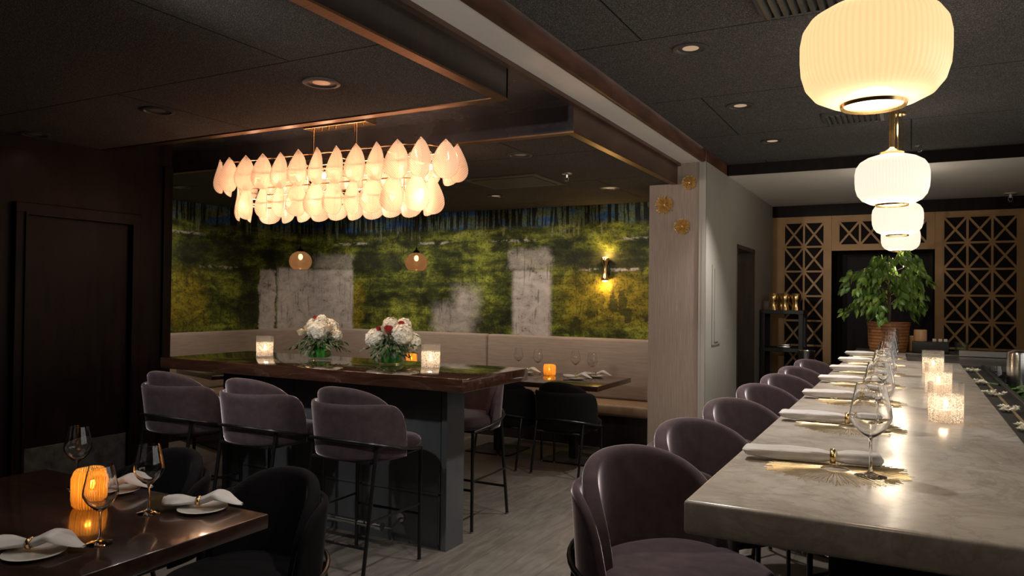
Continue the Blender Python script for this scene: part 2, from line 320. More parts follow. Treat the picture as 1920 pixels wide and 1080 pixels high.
    drip=t.math('MULTIPLY',rect(-20,0,2.22,2.34,.03,vv=v0),t.math('MULTIPLY',t.smooth(st,.56,.6),t.smooth(t.noise(sc(1.2,1,6),1.5,2),.5,.56)))
    c=t.mix(t.math('MULTIPLY',drip,.6),c,(.26,.25,.16))
    # overall speckle
    c=t.mix(t.math('MULTIPLY',t.smooth(fine,.50,.60),t.math('MULTIPLY_ADD',gm,-.5,.72)),c,(.014,.015,.008))
    c=t.mix(t.math('MULTIPLY',t.smooth(t.noise(sc(9,1,15),2.4,4,.7,.3),.56,.66),.5),c,(.016,.018,.008))
    c=t.mix(t.math('MULTIPLY',t.smooth(t.noise(sc(1,1,12),60,3,.7),.62,.72),.14),c,(.42,.42,.28))
    t.put(t.b.inputs['Base Color'],c); t.b.inputs['Roughness'].default_value=.62; t.b.inputs['Specular IOR Level'].default_value=.12
    return t.m
M['mural']=m_mural()

# ------------------------------------------------------------------ mesh helpers
class MB:
    def __init__(s): s.b=bmesh.new()
    def box(s,x0,x1,y0,y1,z0,z1,bev=0,mat=None):
        r=bmesh.ops.create_cube(s.b,size=1); vs=r['verts']
        for v in vs: v.co=Vector(((x0+x1)/2+v.co.x*(x1-x0),(y0+y1)/2+v.co.y*(y1-y0),(z0+z1)/2+v.co.z*(z1-z0)))
        if bev:
            es=list({e for v in vs for e in v.link_edges}); g=bmesh.ops.bevel(s.b,geom=es,offset=bev,segments=3,profile=.5,affect='EDGES'); vs=g['verts']
        if mat is not None: bmesh.ops.transform(s.b,matrix=mat,verts=[v for v in vs if v.is_valid])
        return s
    def lathe(s,prof,n=24,c=(0,0,0),close=False,flute=None,fa=0,fz=None):
        rings=[]
        for (r,z) in prof:
            if r<1e-6: rings.append([s.b.verts.new((c[0],c[1],c[2]+z))]); continue
            ring=[]
            for i in range(n):
                a=2*PI*i/n; rr=r*(1+(fa*math.cos(flute*a) if flute and (fz is None or fz[0]<z<fz[1]) else 0))
                ring.append(s.b.verts.new((c[0]+rr*math.cos(a),c[1]+rr*math.sin(a),c[2]+z)))
            rings.append(ring)
        for A,B in zip(rings,rings[1:]):
            if len(A)==1 and len(B)==1: continue
            for i in range(n):
                j=(i+1)%n
                if len(A)==1: s.b.faces.new((A[0],B[j],B[i]))
                elif len(B)==1: s.b.faces.new((A[i],A[j],B[0]))
                else: s.b.faces.new((A[i],A[j],B[j],B[i]))
        return s
    def cyl(s,x,y,z0,z1,r,n=20,r2=None):
        return s.lathe([(0,z0),(r,z0),(r2 if r2 else r,z1),(0,z1)],n,(x,y,0))
    def tube(s,pts,r,n=8,closed=False,caps=True):
        pts=[Vector(p) for p in pts]; N=len(pts); rings=[]; prev=None
        rs=r if isinstance(r,(list,tuple)) else [r]*N
        for i,p in enumerate(pts):
            if closed: d=(pts[(i+1)%N]-pts[i-1])
            else: d=pts[min(i+1,N-1)]-pts[max(i-1,0)]
            d.normalize()
            if prev is None: a=Vector((0,0,1)) if abs(d.z)<.9 else Vector((1,0,0)); u=d.cross(a).normalized()
            else: u=(prev-d*prev.dot(d)).normalized()
            prev=u; w=d.cross(u)
            rings.append([s.b.verts.new(p+(u*math.cos(2*PI*k/n)+w*math.sin(2*PI*k/n))*rs[i]) for k in range(n)])
        for A,B in list(zip(rings,rings[1:]))+([(rings[-1],rings[0])] if closed else []):
            for k in range(n): s.b.faces.new((A[k],A[(k+1)%n],B[(k+1)%n],B[k]))
        if caps and not closed: s.b.faces.new(rings[0][::-1]); s.b.faces.new(rings[-1])
        return s
    def grid(s,fn,nu,nv,closeu=False):
        V=[[s.b.verts.new(fn(i/(nu if closeu else nu-1),j/(nv-1))) for j in range(nv)] for i in range(nu)]
        for i in range(nu if closeu else nu-1):
            for j in range(nv-1):
                a=V[i][j];b=V[(i+1)%nu][j];c=V[(i+1)%nu][j+1];d=V[i][j+1]
                s.b.faces.new((a,b,c,d))
        return s
    def ell(s,c,r,seg=16,rot=None):
        g=bmesh.ops.create_uvsphere(s.b,u_segments=seg,v_segments=max(6,seg//2),radius=1)
        m=Matrix.Translation(c)@(rot or Matrix.Identity(4))@Matrix.Diagonal((*r,1)); bmesh.ops.transform(s.b,matrix=m,verts=g['verts']); return s
    def prism(s,pts,z0,z1,bev=0):
        a=[s.b.verts.new((x,y,z0)) for x,y in pts]; b=[s.b.verts.new((x,y,z1)) for x,y in pts]; n=len(pts)
        s.b.faces.new(a[::-1]); s.b.faces.new(b)
        for i in range(n): s.b.faces.new((a[i],a[(i+1)%n],b[(i+1)%n],b[i]))
        if bev: bmesh.ops.bevel(s.b,geom=list({e for v in a+b for e in v.link_edges}),offset=bev,segments=3,profile=.5,affect='EDGES')
        return s
    def quad(s,*p): s.b.faces.new([s.b.verts.new(q) for q in p]); return s
    def build(s,name,mat,parent=None,smooth=True,solid=0,sub=0,loc=None,rot=None,soff=0):
        bmesh.ops.recalc_face_normals(s.b,faces=s.b.faces)
        me=bpy.data.meshes.new(name); s.b.to_mesh(me); s.b.free(); me.materials.append(mat)
        if smooth:
            me.polygons.foreach_set('use_smooth',[True]*len(me.polygons)); me.set_sharp_from_angle(angle=R(40))
        o=bpy.data.objects.new(name,me); COL.objects.link(o)
        if parent: o.parent=parent
        if loc: o.location=loc
        if rot: o.rotation_euler=rot
        if solid: md=o.modifiers.new('solid','SOLIDIFY'); md.thickness=solid; md.offset=soff
        if sub: md=o.modifiers.new('sub','SUBSURF'); md.levels=sub; md.render_levels=sub
        return o
def tag(o,label,cat,group=None):
    o['label']=label; o['category']=cat
    if group: o['group']=group
    return o
def thing(name,label,cat,loc=(0,0,0),rz=0,group=None):
    o=bpy.data.objects.new(name,None); COL.objects.link(o); o.location=loc; o.rotation_euler=(0,0,rz); o.empty_display_size=.1
    return tag(o,label,cat,group)
def struct(o): o['kind']='structure'; return o
def copy_tree(o,label=None,loc=None,rz=None,parent=None):
    c=o.copy(); COL.objects.link(c)
    if parent: c.parent=parent; c.matrix_parent_inverse=o.matrix_parent_inverse.copy()
    if label: c['label']=label
    if loc is not None: c.location=loc
    if rz is not None: c.rotation_euler=(0,0,rz)
    for ch in list(o.children): copy_tree(ch,parent=c)
    return c

# ------------------------------------------------------------------ room shell
Z0,ZW,ZR=2.54,2.72,2.82
YW=7.6; XL=-7.1
struct(MB().box(-7.4,3.2,-1.6,10.6,-.12,0).build('floor',M['floor'],smooth=False))
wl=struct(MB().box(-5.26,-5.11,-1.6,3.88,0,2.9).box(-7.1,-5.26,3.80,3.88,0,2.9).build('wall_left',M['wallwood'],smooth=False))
struct(MB().box(XL-.1,-2.08,YW,YW+.1,0,2.9).build('wall_back',M['mural'],smooth=False))
struct(MB().box(XL-.1,XL,3.8,YW,0,2.9).build('wall_alcove',M['mural'],smooth=False))
struct(MB().box(-2.08,-1.605,6.5,7.7,0,Z0).box(-1.835,-1.605,6.5,7.7,Z0,ZW).build('wall_pillar',M['pillar'],smooth=False))
# grey wall with door opening
gx0,gx1=-1.73,-1.57
struct(MB().box(gx0+.1,gx1,6.49,7.82,0,ZW).box(gx0,gx1,7.82,8.79,2.09,ZW).box(gx0,gx1,8.79,10.08,0,ZW).box(-1.6052,gx1,6.488,6.5,0,ZW).build('wall_grey',M['greywall'],smooth=False))
struct(MB().box(1.6,1.7,-1.7,10.6,0,1.15).box(1.6,1.7,-1.7,10.6,2.45,2.9).box(1.6,1.7,6.4,10.6,1.15,2.45).box(1.6,1.7,-1.7,1.35,1.15,2.45).box(1.6,1.7,3.8,3.95,1.15,2.45).build('wall_right',M['wallwood'],smooth=False))  # gaps left in this unseen wall let world light in as fill
struct(MB().box(-5.2,1.7,-1.7,-1.6,0,2.9).build('wall_rear',M['wallwood'],smooth=False))
for k,(a,b) in enumerate(((1.35,3.8),(3.95,6.4))):  # windows added in the unseen right wall to bring in fill light
    m=MB()
    for y in (a,b,(a+b)/2): m.box(1.62,1.68,y-.03,y+.03,1.15,2.45)
    for z in (1.17,2.43): m.box(1.62,1.68,a,b,z-.025,z+.025)
    struct(m.build('added_window_%d'%(k+1),M['wallwood'],smooth=False))
struct(MB().box(-3.2,-.87,10.3,10.4,0,2.9).box(-.87,.25,10.9,11.0,0,2.9).box(.25,1.7,10.3,10.4,0,2.9).box(-.97,-.87,10.08,11,0,2.9).box(.25,.35,10.08,11,0,2.9).box(-.9,.3,10.08,11,2.2,2.3).build('wall_far',M['wallwood'],smooth=False))
struct(MB().box(-3.2,-1.73,7.7,7.75,0,2.9).box(-3.2,-3.1,7.7,10.4,0,2.9).build('wall_corridor',M['jamb'],smooth=False))
# ceilings
struct(MB().box(-7.3,-1.85,-1.6,3.36,Z0,Z0+.02).build('ceiling',M['ceil'],smooth=False))
struct(MB().box(-7.3,-1.83,4.2,YW+.1,Z0,Z0+.02).build('ceiling',M['ceil'],smooth=False))
struct(MB().box(-1.57,1.7,-1.6,7.32,ZR,ZR+.03).build('ceiling',M['ceil'],smooth=False))
struct(MB().box(-7.3,-1.80,-1.6,6.5,2.70,2.76).build('ceiling',M['glossdark'],smooth=False))
struct(MB().box(-1.80,-1.60,-1.6,6.5,ZW,ZW+.05).build('ceiling',M['white'],smooth=False))
struct(MB().box(-1.60,1.7,7.34,10.3,ZW,ZW+.05).build('ceiling',M['white'],smooth=False))
# fascias
struct(MB().box(-7.3,-1.835,3.345,3.36,Z0+.004,2.72).box(-1.85,-1.835,-1.6,3.36,Z0+.004,2.72).build('trim_tray_near',M['darkwood'],smooth=False))
struct(MB().box(-7.3,-1.83,4.185,4.2,Z0+.004,2.72).build('trim_tray_far',M['glossdark'],smooth=False))
struct(MB().box(-1.845,-1.825,4.19,6.498,Z0+.004,2.72).build('trim_beam_brown',M['brownfascia'],smooth=False))
struct(MB().box(-7.3,-1.835,3.30,3.36,Z0-.006,Z0+.004).box(-1.895,-1.835,-1.6,3.2995,Z0-.006,Z0+.004).build('trim_bronze_near',M['copper'],smooth=False))
struct(MB().box(-7.3,-1.825,4.19,4.25,Z0-.006,Z0+.004).box(-1.88,-1.825,4.2505,6.498,Z0-.006,Z0+.004).build('trim_bronze_far',M['copper'],smooth=False))
struct(MB().box(-1.835,-1.795,-1.6,6.498,2.695,2.73).build('trim_soffit_edge',M['brownfascia'],smooth=False))
struct(MB().box(-1.61,-1.585,-1.6,6.498,ZW-.004,ZR+.02).box(-1.605,-1.57,6.498,7.36,ZW,ZR+.02).build('trim_beam_red',M['beamwood'],smooth=False))
struct(MB().box(-1.585,1.7,7.32,7.35,ZW-.003,ZR+.02).build('trim_cross_beam',M['wallwood'],smooth=False))
struct(MB().box(-1.57,1.7,10.02,10.07,2.575,ZW).build('trim_header',M['wallwood'],smooth=False))
# left panelling: door with casing and kick plate
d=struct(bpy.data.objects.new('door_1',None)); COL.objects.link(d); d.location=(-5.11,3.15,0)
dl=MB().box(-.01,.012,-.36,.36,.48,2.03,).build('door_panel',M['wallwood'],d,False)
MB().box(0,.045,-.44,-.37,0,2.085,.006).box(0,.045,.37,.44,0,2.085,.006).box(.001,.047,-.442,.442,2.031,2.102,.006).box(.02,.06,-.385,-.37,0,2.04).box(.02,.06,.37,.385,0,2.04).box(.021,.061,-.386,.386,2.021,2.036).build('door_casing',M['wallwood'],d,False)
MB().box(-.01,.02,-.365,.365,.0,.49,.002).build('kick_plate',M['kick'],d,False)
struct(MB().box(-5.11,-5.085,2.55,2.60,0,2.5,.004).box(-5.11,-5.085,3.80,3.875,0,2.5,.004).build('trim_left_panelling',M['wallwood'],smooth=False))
# grey wall: grooves of a recessed cover, door jamb and ajar door
def groove_frame():
    m=MB(); x=gx1
    for y0,y1,z0,z1 in ((6.73,6.745,1.10,1.83),(7.0,7.01,1.10,1.12),(6.73,7.05,1.095,1.11),(6.83,6.84,1.13,1.80),(6.83,6.98,1.125,1.135)):
        m.box(x-.002,x+.003,y0,y1,z0,z1)
    return m
tag(groove_frame().build('wall_access_cover',pm('grey_reveal',(.13,.12,.105),.7),smooth=False),'tall narrow grey cover outlined on the greige wall left of the doorway','panel')
dj=struct(MB().box(gx0-.01,gx1+.004,8.745,8.79,0,2.09).box(gx0-.01,gx1+.004,7.82,7.84,0,2.09).box(gx0-.01,gx1+.004,7.82,8.79,2.05,2.09).build('trim_door_jamb',M['jamb'],smooth=False))
d2=struct(bpy.data.objects.new('door_2',None)); COL.objects.link(d2); d2.location=(-1.80,8.70,0); d2.rotation_euler=(0,0,R(4))
MB().box(-.88,-.0,-.02,.02,.02,2.02,.003).build('door_leaf',M['jamb'],d2,False)
MB().box(.006,.066,-.045,-.01,.02,2.02).build('door_edge',M['paledoor'],d2,False)
MB().box(-.03,.05,-.05,-.02,1.90,1.98,.004).build('door_closer',M['chrome'],d2,False)

# ------------------------------------------------------------------ ceiling fittings
def can(x,y,z,lit,label,tiltmat):
    t=thing('recessed_ceiling_light',label,'ceiling light',(x,y,z))
    MB().lathe([(.088,0),(.09,-.006),(.072,-.009),(.066,-.003),(.066,.0)],28).build('trim_ring',M['vent'],t)
    MB().lathe([(.066,-.003),(.042,-.0015),(.03,-.001)],28).build('reflector',M['vent'],t)
    MB().lathe([(.042,-.002),(0,-.0035)],28).build('lamp_face',M['canlit'] if lit else M['candim'],t)
    return t
R_lab=['recessed ceiling light above the second bar stool, nearest in the right ceiling','recessed ceiling light in the middle of the right ceiling row','recessed ceiling light nearest the grey wall corner in the right ceiling']
for i,(x,y,z,p) in enumerate(CANS_R):
    if i>=2: can(x,y,z,True,R_lab[i-2],None)
    lamp('can_or_fill_spot','SPOT',(x,y,z-.03),p,NEUT,.04,aim=(x+.0,y+.01,0),spot=95,blend=.7)
A_lab=['largest dark recessed light in the left ceiling near the bronze corner','recessed light left of the chandelier in the left ceiling','recessed light at the far left of the left ceiling']
for i,(x,y,z,p) in enumerate(CANS_A):
    if i<3: can(x,y,z,False,A_lab[i],None)
    lamp('can_or_fill_spot','SPOT',(x,y,z-.03),p,NEUT,.04,aim=(x,y+.01,0),spot=115,blend=.7)
B_lab=['unlit recessed light in the alcove ceiling right of the chandelier','lit recessed light in the alcove ceiling close to the pillar','lit recessed light in the alcove ceiling above the middle of the mural',None,None,'small recessed light at the left end of the alcove ceiling']
for i,(x,y,z,p) in enumerate(CANS_B):
    if B_lab[i]: can(x,y,z,i in(1,2),B_lab[i],None)
    tgt=(x,YW,1.2) if i in(1,2,3,4) else ((XL,y+.3,1.2) if i==5 else (x,y+.01,0))
    lamp('can_or_fill_spot','SPOT',(x,y,z-.03),p,WARM,.04,aim=tgt,spot=115,blend=.9)
def vent(x,y,z,w,l,label,n,mat):
    t=thing('air_vent',label,'vent',(x,y,z))
    m=MB(); 
    for a in (-1,1): m.box(-w/2,w/2,a*l/2-.012,a*l/2+.012,-.02,0); m.box(a*w/2-.012,a*w/2+.012,-l/2,l/2,-.02,0)
    m.build('vent_frame',M['vent'],t,False)
    for k in range(n):
        xx=-w/2+(k+.5)*w/n
        MB().box(-.002,.016,-l/2+.01,l/2-.01,-.026,-.001,mat=Matrix.Translation((xx,0,0))@Matrix.Rotation(R(25),4,'Y')).build('louvre',mat,t,False)
vent(-.42,3.36,ZR,.34,.34,'grey slatted air vent in the ceiling behind the nearest pendant lamp',9,M['ventpale'])
vent(-.36,5.72,ZR,.36,.30,'dark slatted air vent in the ceiling behind the second pendant lamp',10,M['ventpale'])
t=thing('ceiling_access_hatch','large square dark hatch in the alcove ceiling above the mural','hatch',(-3.08,5.78,Z0))
MB().box(-.36,.36,-.30,.30,-.012,0,.003).build('hatch_frame',M['vent'],t,False); MB().box(-.30,.30,-.24,.24,-.016,-.011).build('hatch_grille',M['blackmatt'],t,False)
def sprinkler(loc,label,s=1,mat='chrome'):
    t=thing('fire_sprinkler',label,'sprinkler',loc)
    MB().lathe([(0,0),(.045*s,0),(.042*s,-.008*s),(.012*s,-.012*s),(.009*s,-.035*s),(0,-.036*s)],20).build('cover_plate',M[mat],t)
    MB().tube([(-.012*s,0,-.03*s),(-.014*s,0,-.05*s),(0,0,-.062*s),(.014*s,0,-.05*s),(.012*s,0,-.03*s)],.003*s,6).lathe([(0,-.062*s),(.02*s,-.063*s),(0,-.066*s)],14).build('sprinkler_head',M['chrome'],t)
sprinkler((-2.49,5.59,Z0),'small fire sprinkler head in the alcove ceiling left of the brown beam')
sprinkler((.96,9.74,ZW),'white fire sprinkler on the pale soffit at the far right',1.5,'china')
sprinkler((.064,7.03,ZR),'dark sprinkler head in the ceiling beside the hanging pendants',.9,'vent')

# ------------------------------------------------------------------ seating
def stool(name,label,cat,h,top,vel,group=None,rail=True):
    """back shells + seat + steel frame; h = seat top, top = arch top; front is +Y"""
    t=thing(name,label,cat,group=group); dz=h-.73; sb=.645+dz
    # seat cushion
    def sq(u,v):
        a=2*PI*u; ca,sa=math.cos(a),math.sin(a); e=.62
        x=.262*math.copysign(abs(ca)**e,ca)*(1 if sa>-.3 else .93); y=.080+.250*math.copysign(abs(sa)**e,sa)
        prof=[(0,0),(.80,0),(.96,.015),(1.0,.04),(.975,.075),(.88,.092),(.5,.098),(0,.10)]
        k=v*(len(prof)-1); i=min(int(k),len(prof)-2); f=k-i
        r=prof[i][0]*(1-f)+prof[i+1][0]*f; z=prof[i][1]*(1-f)+prof[i+1][1]*f
        return (x*r,y*r+.02*(1-r),sb+z*.92)
    MB().grid(sq,36,8,True).build('seat',vel,t,sub=1)
    def shell(a,b,y0,phm,zb,zt,p,q,lean,taper,n=25,m=9,zside=None):
        def f(u,v):
            ph=(u*2-1)*phm; k=abs(u*2-1)
            tp=zb+(zt-zb)*max(.0,1-k**p)**(1/q)
            if zside: tp=max(tp,0)
            z=zb+(tp-zb)*v; w=1-taper*(1-(z-zb)/(zt-zb)); kz=(z-zb)/(zt-zb)
            return (a*w*math.sin(ph),y0-(b+lean*kz)*w*math.cos(ph) if math.cos(ph)>0 else y0-b*w*1.5*math.cos(ph),z)
        return f
    MB().grid(shell(.272,.215,.0,R(104),sb-.01,top-.085,8,2.0,.04,.05),29,8).build('outer_shell',vel,t,solid=.03,sub=1)
    MB().grid(shell(.232,.165,.005,R(99),sb+.05,top,2.3,2.0,.055,.02),29,9).build('inner_backrest',vel,t,solid=.052,sub=2)
    # frame ring: rear high, front low
    zr,zf=.755+dz,.648+dz
    pts=[]
    for i in range(21):
        ph=R(-90+180*i/20); pts.append((.285*math.sin(ph),-.02-.235*math.cos(ph),zr-(zr-zf)*.55*(1-math.cos(ph))))
    pts=[(-.235,.245,zf)]+[(-.272,.10,zf+.025)]+pts+[(.272,.10,zf+.025)]+[(.235,.245,zf)]
    MB().tube(pts,.0095,8).build('frame_ring',M['steelblack'],t)
    MB().tube([(-.235,.245,zf),(.235,.245,zf)],.009,8).tube([(-.235,.245,zf),(-.2,-.17,sb-.012)],.009,8).tube([(.235,.245,zf),(.2,-.17,sb-.012)],.009,8).tube([(-.2,-.17,sb-.012),(.2,-.17,sb-.012)],.009,8).build('seat_frame',M['steelblack'],t)
    def leg(x,y0,y1,z):
        l=MB().tube([(x,y1,.008),(x,y0,z)],.011,10).build('leg',M['steelblack'],t)
        MB().cyl(x,y1,0,.012,.016,12,.014).build('foot_glide',M['chrome'],l)
    leg(-.23,.245,.245,zf); leg(.23,.245,.245,zf); leg(-.22,-.14,-.25,zr-.02); leg(.22,-.14,-.25,zr-.02)
    if rail:
        MB().tube([(-.23,.245,.27),(.23,.245,.27)],.009,8).build('footrest',M['steelblack'],t)
        MB().tube([(-.22,-.22,.20),(.22,-.22,.20)],.009,8).build('rear_stretcher',M['steelblack'],t)
        for s in(-1,1): MB().tube([(s*.225,-.205,.33),(s*.23,.245,.33)],.008,8).build('side_stretcher',M['steelblack'],t)
    return t
bar_labels=['mauve velvet bar stool nearest the camera at the marble bar','mauve velvet stool second from the near end of the marble bar','mauve velvet stool third from the near end of the marble bar','mauve velvet stool fourth from the near end, middle of the bar row','mauve velvet stool third from the far end of the marble bar','mauve velvet stool second from the far end of the marble bar','mauve velvet stool farthest along the marble bar, beside the black shelf']
s0=stool('bar_stool',bar_labels[0],'stool',.73,1.03,M['velvet'],'velvet stools along the marble bar')
BY=[2.27,2.95,3.69,4.44,5.13,5.80,6.57]; BX=[-.68,-.66,-.65,-.645,-.63,-.62,-.61]
s0.location=(BX[0],BY[0],0); s0.rotation_euler=(0,0,R(-124))
for k in range(1,7): copy_tree(s0,bar_labels[k],(BX[k],BY[k],0),R(-122+rnd.uniform(-3,3)))
isl=[((-2.71,3.30),0,'mauve velvet stool at the near right end of the dark island, back to camera'),((-3.45,3.31),0,'mauve velvet stool in the middle of the three with backs to the camera'),((-4.17,3.31),0,'mauve velvet stool at the left end of the dark island, by the wood wall'),
     ((-2.71,4.37),PI,'mauve velvet stool on the far side of the island at its right end'),((-3.45,4.42),PI,'mauve velvet stool on the far side of the island, behind the base panel')]
for (x,y),rz,lb in isl:
    c=copy_tree(s0,lb,(x,y,0),rz); c['group']='velvet stools around the island'
dc=stool('dining_chair','black velvet dining chair at the right end of the front table','chair',.46,.80,M['velvetblack'],'black dining chairs',rail=False)
dc.location=(-2.27,2.13,0); dc.rotation_euler=(0,0,PI)
copy_tree(dc,'black velvet dining chair behind the left part of the front table',(-2.99,2.16,0),PI)
copy_tree(dc,'black dining chair at the table nearest the pillar, back to camera',(-2.66,6.02,0),R(0))
copy_tree(dc,'black dining chair left of another one at the pillar table, half hidden by the island',(-3.25,6.02,0),R(0))
copy_tree(dc,'black dining chair by the small left table, seen between two island stools',(-5.30,5.05,0),R(75))

# ------------------------------------------------------------------ marble bar
t=thing('bar_counter','long grey marble bar counter running away from the camera','bar',(0,0,0))
pts=[(-.448,1.662),(.326,1.662),(.326,6.40),(-.03,6.40),(-.03,7.36),(-.448,7.36)]
MB().prism(pts,.993,1.07,.010).build('countertop',M['marble'],t)
MB().box(-.17,.30,1.93,6.38,.0,.992,.004).box(-.17,-.05,6.3,7.30,0,.992).build('bar_front_panel',M['blackmatt'],t,False)
MB().tube([(-.26,1.9,.2),(-.26,7.3,.2)],.02,12).build('foot_rail',M['steelblack'],t)
t=thing('back_bar_counter','grey steel counter closing the far end of the bar','counter',(0,0,0))
MB().box(-.025,1.55,6.405,7.36,1.02,1.062,.004).box(-.448,1.55,7.365,7.85,1.03,1.072,.004).build('worktop',M['counterdark'],t,False)
MB().box(0.02,1.5,6.45,7.8,0,1.02).build('cabinet',M['blackmatt'],t,False)
MB().box(.36,1.5,7.30,7.36,1.065,1.115,.003).build('raised_ledge',M['chrome'],t,False)
t=thing('under_bar_station','black bartender station with a brass edge line along the right of the marble','bar station',(0,0,0))
MB().box(.330,.470,2.2,6.39,1.0,1.045,.003).build('drip_rail',M['blackmatt'],t,False)
MB().box(.392,.402,2.2,6.39,1.045,1.049).build('brass_line',M['brassdull'],t,False)
MB().box(.455,.475,2.2,6.39,1.045,1.065,.003).build('rail_lip',M['blackmatt'],t,False)
MB().box(.48,1.05,2.2,6.39,.80,.84,.003).box(.36,1.05,2.2,6.39,0,.8).build('station_well',M['counterdark'],t,False)
# white blossoms scattered on the drip rail
def blossom_mesh(n=10,r=.05):
    m=MB(); q=random.Random(3)
    for _ in range(n):
        a=q.uniform(0,2*PI); d=q.uniform(0,r); c=Vector((d*math.cos(a)*.8,d*math.sin(a)*1.7,q.uniform(.004,.02))); m.ell(c,(.004,.004,.004),8)
        for ly in (0,1):
            for k in range(5):
                b=2*PI*k/5+q.uniform(-.2,.2)+ly*.6; u=Vector((math.cos(b),math.sin(b),.35+.5*ly)); w=Vector((-math.sin(b),math.cos(b),0)); L=q.uniform(.016,.023)*(1-.25*ly)
                m.quad(c,c+u*L*.55+w*L*.34,c+u*L+Vector((0,0,-.003)),c+u*L*.55-w*L*.34)
    return m
bl=tag(blossom_mesh().build('white_blossoms',M['petal']),'','flowers','white blossoms along the bartender rail'); 
bl['label']='clump of white blossoms on the black rail nearest the camera'; bl.location=(.375,3.34,1.047)
for k,y in enumerate((3.89,4.5,5.1,5.95)):
    copy_tree(bl,['second clump of white blossoms on the black rail','third clump of white blossoms, middle of the black rail','fourth clump of white blossoms on the black rail','farthest clump of white blossoms on the black rail'][k],(.37,y,1.047),1.3*k)

# ------------------------------------------------------------------ table ware
def wine_glass(name='wine_glass'):
    prof=[(0,0),(.038,0),(.0385,.002),(.02,.006),(.007,.012),(.0038,.025),(.0034,.09),(.006,.099),(.020,.108),(.038,.126),(.049,.146),(.0505,.157),(.047,.180),(.0345,.238),(.0335,.2385),(.0455,.180),(.049,.157),(.0475,.147),(.0365,.1275),(.0185,.1105),(.004,.104),(0,.1035)]
    return MB().lathe(prof,40).build(name,M['glass'])
wg=wine_glass()
BG=[2.115+.745*k for k in range(7)]
gl=['wine glass nearest the camera on the marble bar','second wine glass from the near end of the marble bar','third wine glass along the marble bar','fourth wine glass along the marble bar','fifth wine glass along the marble bar, third from its far end','sixth wine glass along the marble bar','seventh wine glass, farthest in the row on the marble bar']
tag(wg,gl[0],'glass','wine glasses along the marble bar'); wg.location=(-.088,BG[0],1.072)
for k in range(1,7): copy_tree(wg,gl[k],(-.088-.006*k,BG[k],1.072))
for (x,y,z,lb,g) in ((-2.186,1.43,.75,'wine glass at the front of the dark table beside the amber candle','wine glasses on the front table'),(-2.345,1.71,.75,'wine glass on the front table beside the right napkin','wine glasses on the front table'),(-2.90,1.80,.75,'wine glass at the back left of the front table behind the amber candle','wine glasses on the front table'),
    (-2.714,6.74,.75,'rightmost wine glass on the table nearest the pillar','wine glasses on the pillar table'),(-2.95,6.88,.75,'second wine glass from the right on the pillar table','wine glasses on the pillar table'),(-3.36,6.86,.75,'wine glass just left of the amber candle on the pillar table','wine glasses on the pillar table'),(-3.62,6.93,.75,'leftmost wine glass on the pillar table, at the island corner','wine glasses on the pillar table'),(-4.79,6.60,.75,'wine glass behind the right candle of the island','wine glasses on the middle table')):
    c=copy_tree(wg,lb,(x,y,z+.001)); c['group']=g
# placemats
def placemat():
    m=MB(); q=random.Random(11)
    for i in range(64):
        a=2*PI*i/64; r0=.035; r1=.105+q.uniform(-.01,.01)
        P=lambda r,a,z=.0028:(r*math.cos(a),r*math.sin(a),z)
        m.tube([P(r0,a),P(r1,a+.02)],.0011,4)
        for s in (-1,1):
            rr=.165+q.uniform(-.012,.025); m.tube([P(r1,a+.02),P((r1+rr)/2,a+.02+s*.016),P(rr,a+.02+s*.03)],.0010,4)
    for r in (.035,): m.tube([(r*math.cos(2*PI*k/40),r*math.sin(2*PI*k/40),.0026) for k in range(40)],.0018,5,closed=True)
    return m.build('placemat',M['brassdull'])
pmat=placemat(); ml=['gold starburst placemat nearest the camera on the marble bar','second gold starburst placemat on the marble bar','third gold starburst placemat on the marble bar','fourth gold starburst placemat on the marble bar','fifth gold starburst placemat on the marble bar','sixth gold starburst placemat on the marble bar','farthest gold starburst placemat on the marble bar']
tag(pmat,ml[0],'placemat','gold placemats on the marble bar'); PY=[2.16+.745*k for k in range(7)]; pmat.location=(-.175,PY[0],1.0702)
for k in range(1,7): copy_tree(pmat,ml[k],(-.185-.006*k,PY[k],1.0702),.7*k)
# rolled napkin for the bar: long roll pinched by a ring, fanned at one end
def napkin_roll(label,group):
    t=thing('napkin',label,'napkin',group=group)
    def f(u,v):
        x=-.18+.36*v; a=2*PI*u
        pinch=1-.35*math.exp(-((x-.055)/.025)**2)
        w=(.024+.020*max(0,(-x-.08)/.11)**1.2)*pinch; h=(.019-.006*max(0,(-x-.08)/.11))*pinch
        end=min(1,((.18-abs(x))/.012+.15)); w*=max(.2,end) if x>0 else max(.5,end); h*=max(.15,end)
        fold=1+.10*math.cos(5*a+9*x)+.05*math.sin(40*x+3*a)
        return (x,w*math.cos(a)*fold+.006*math.sin(14*x),.0195+max(-.0165,h*math.sin(a)*fold)+.004*max(0,(-x-.1)/.1))
    MB().grid(f,28,44,True).build('cloth',M['linen'],t)
    MB().grid(lambda u,v:(.055+.007*(2*v-1),.0225*math.cos(2*PI*u),.0215+.0190*math.sin(2*PI*u)),28,2,True).build('napkin_ring',M['brass'],t,solid=.002)
    return t
nl=['rolled white napkin with gold ring nearest the camera on the marble bar','second rolled white napkin on the marble bar','third rolled white napkin on the marble bar','fourth rolled white napkin on the marble bar','fifth rolled white napkin on the marble bar','sixth rolled white napkin on the marble bar','farthest rolled white napkin on the marble bar']
nk=napkin_roll(nl[0],'rolled napkins on the marble bar'); nk.location=(-.240,PY[0]+.05,1.0745); nk.rotation_euler=(0,0,R(4))
for k in range(1,7): copy_tree(nk,nl[k],(-.245-.008*k,PY[k]+.05,1.0745),R(rnd.uniform(-4,5)))
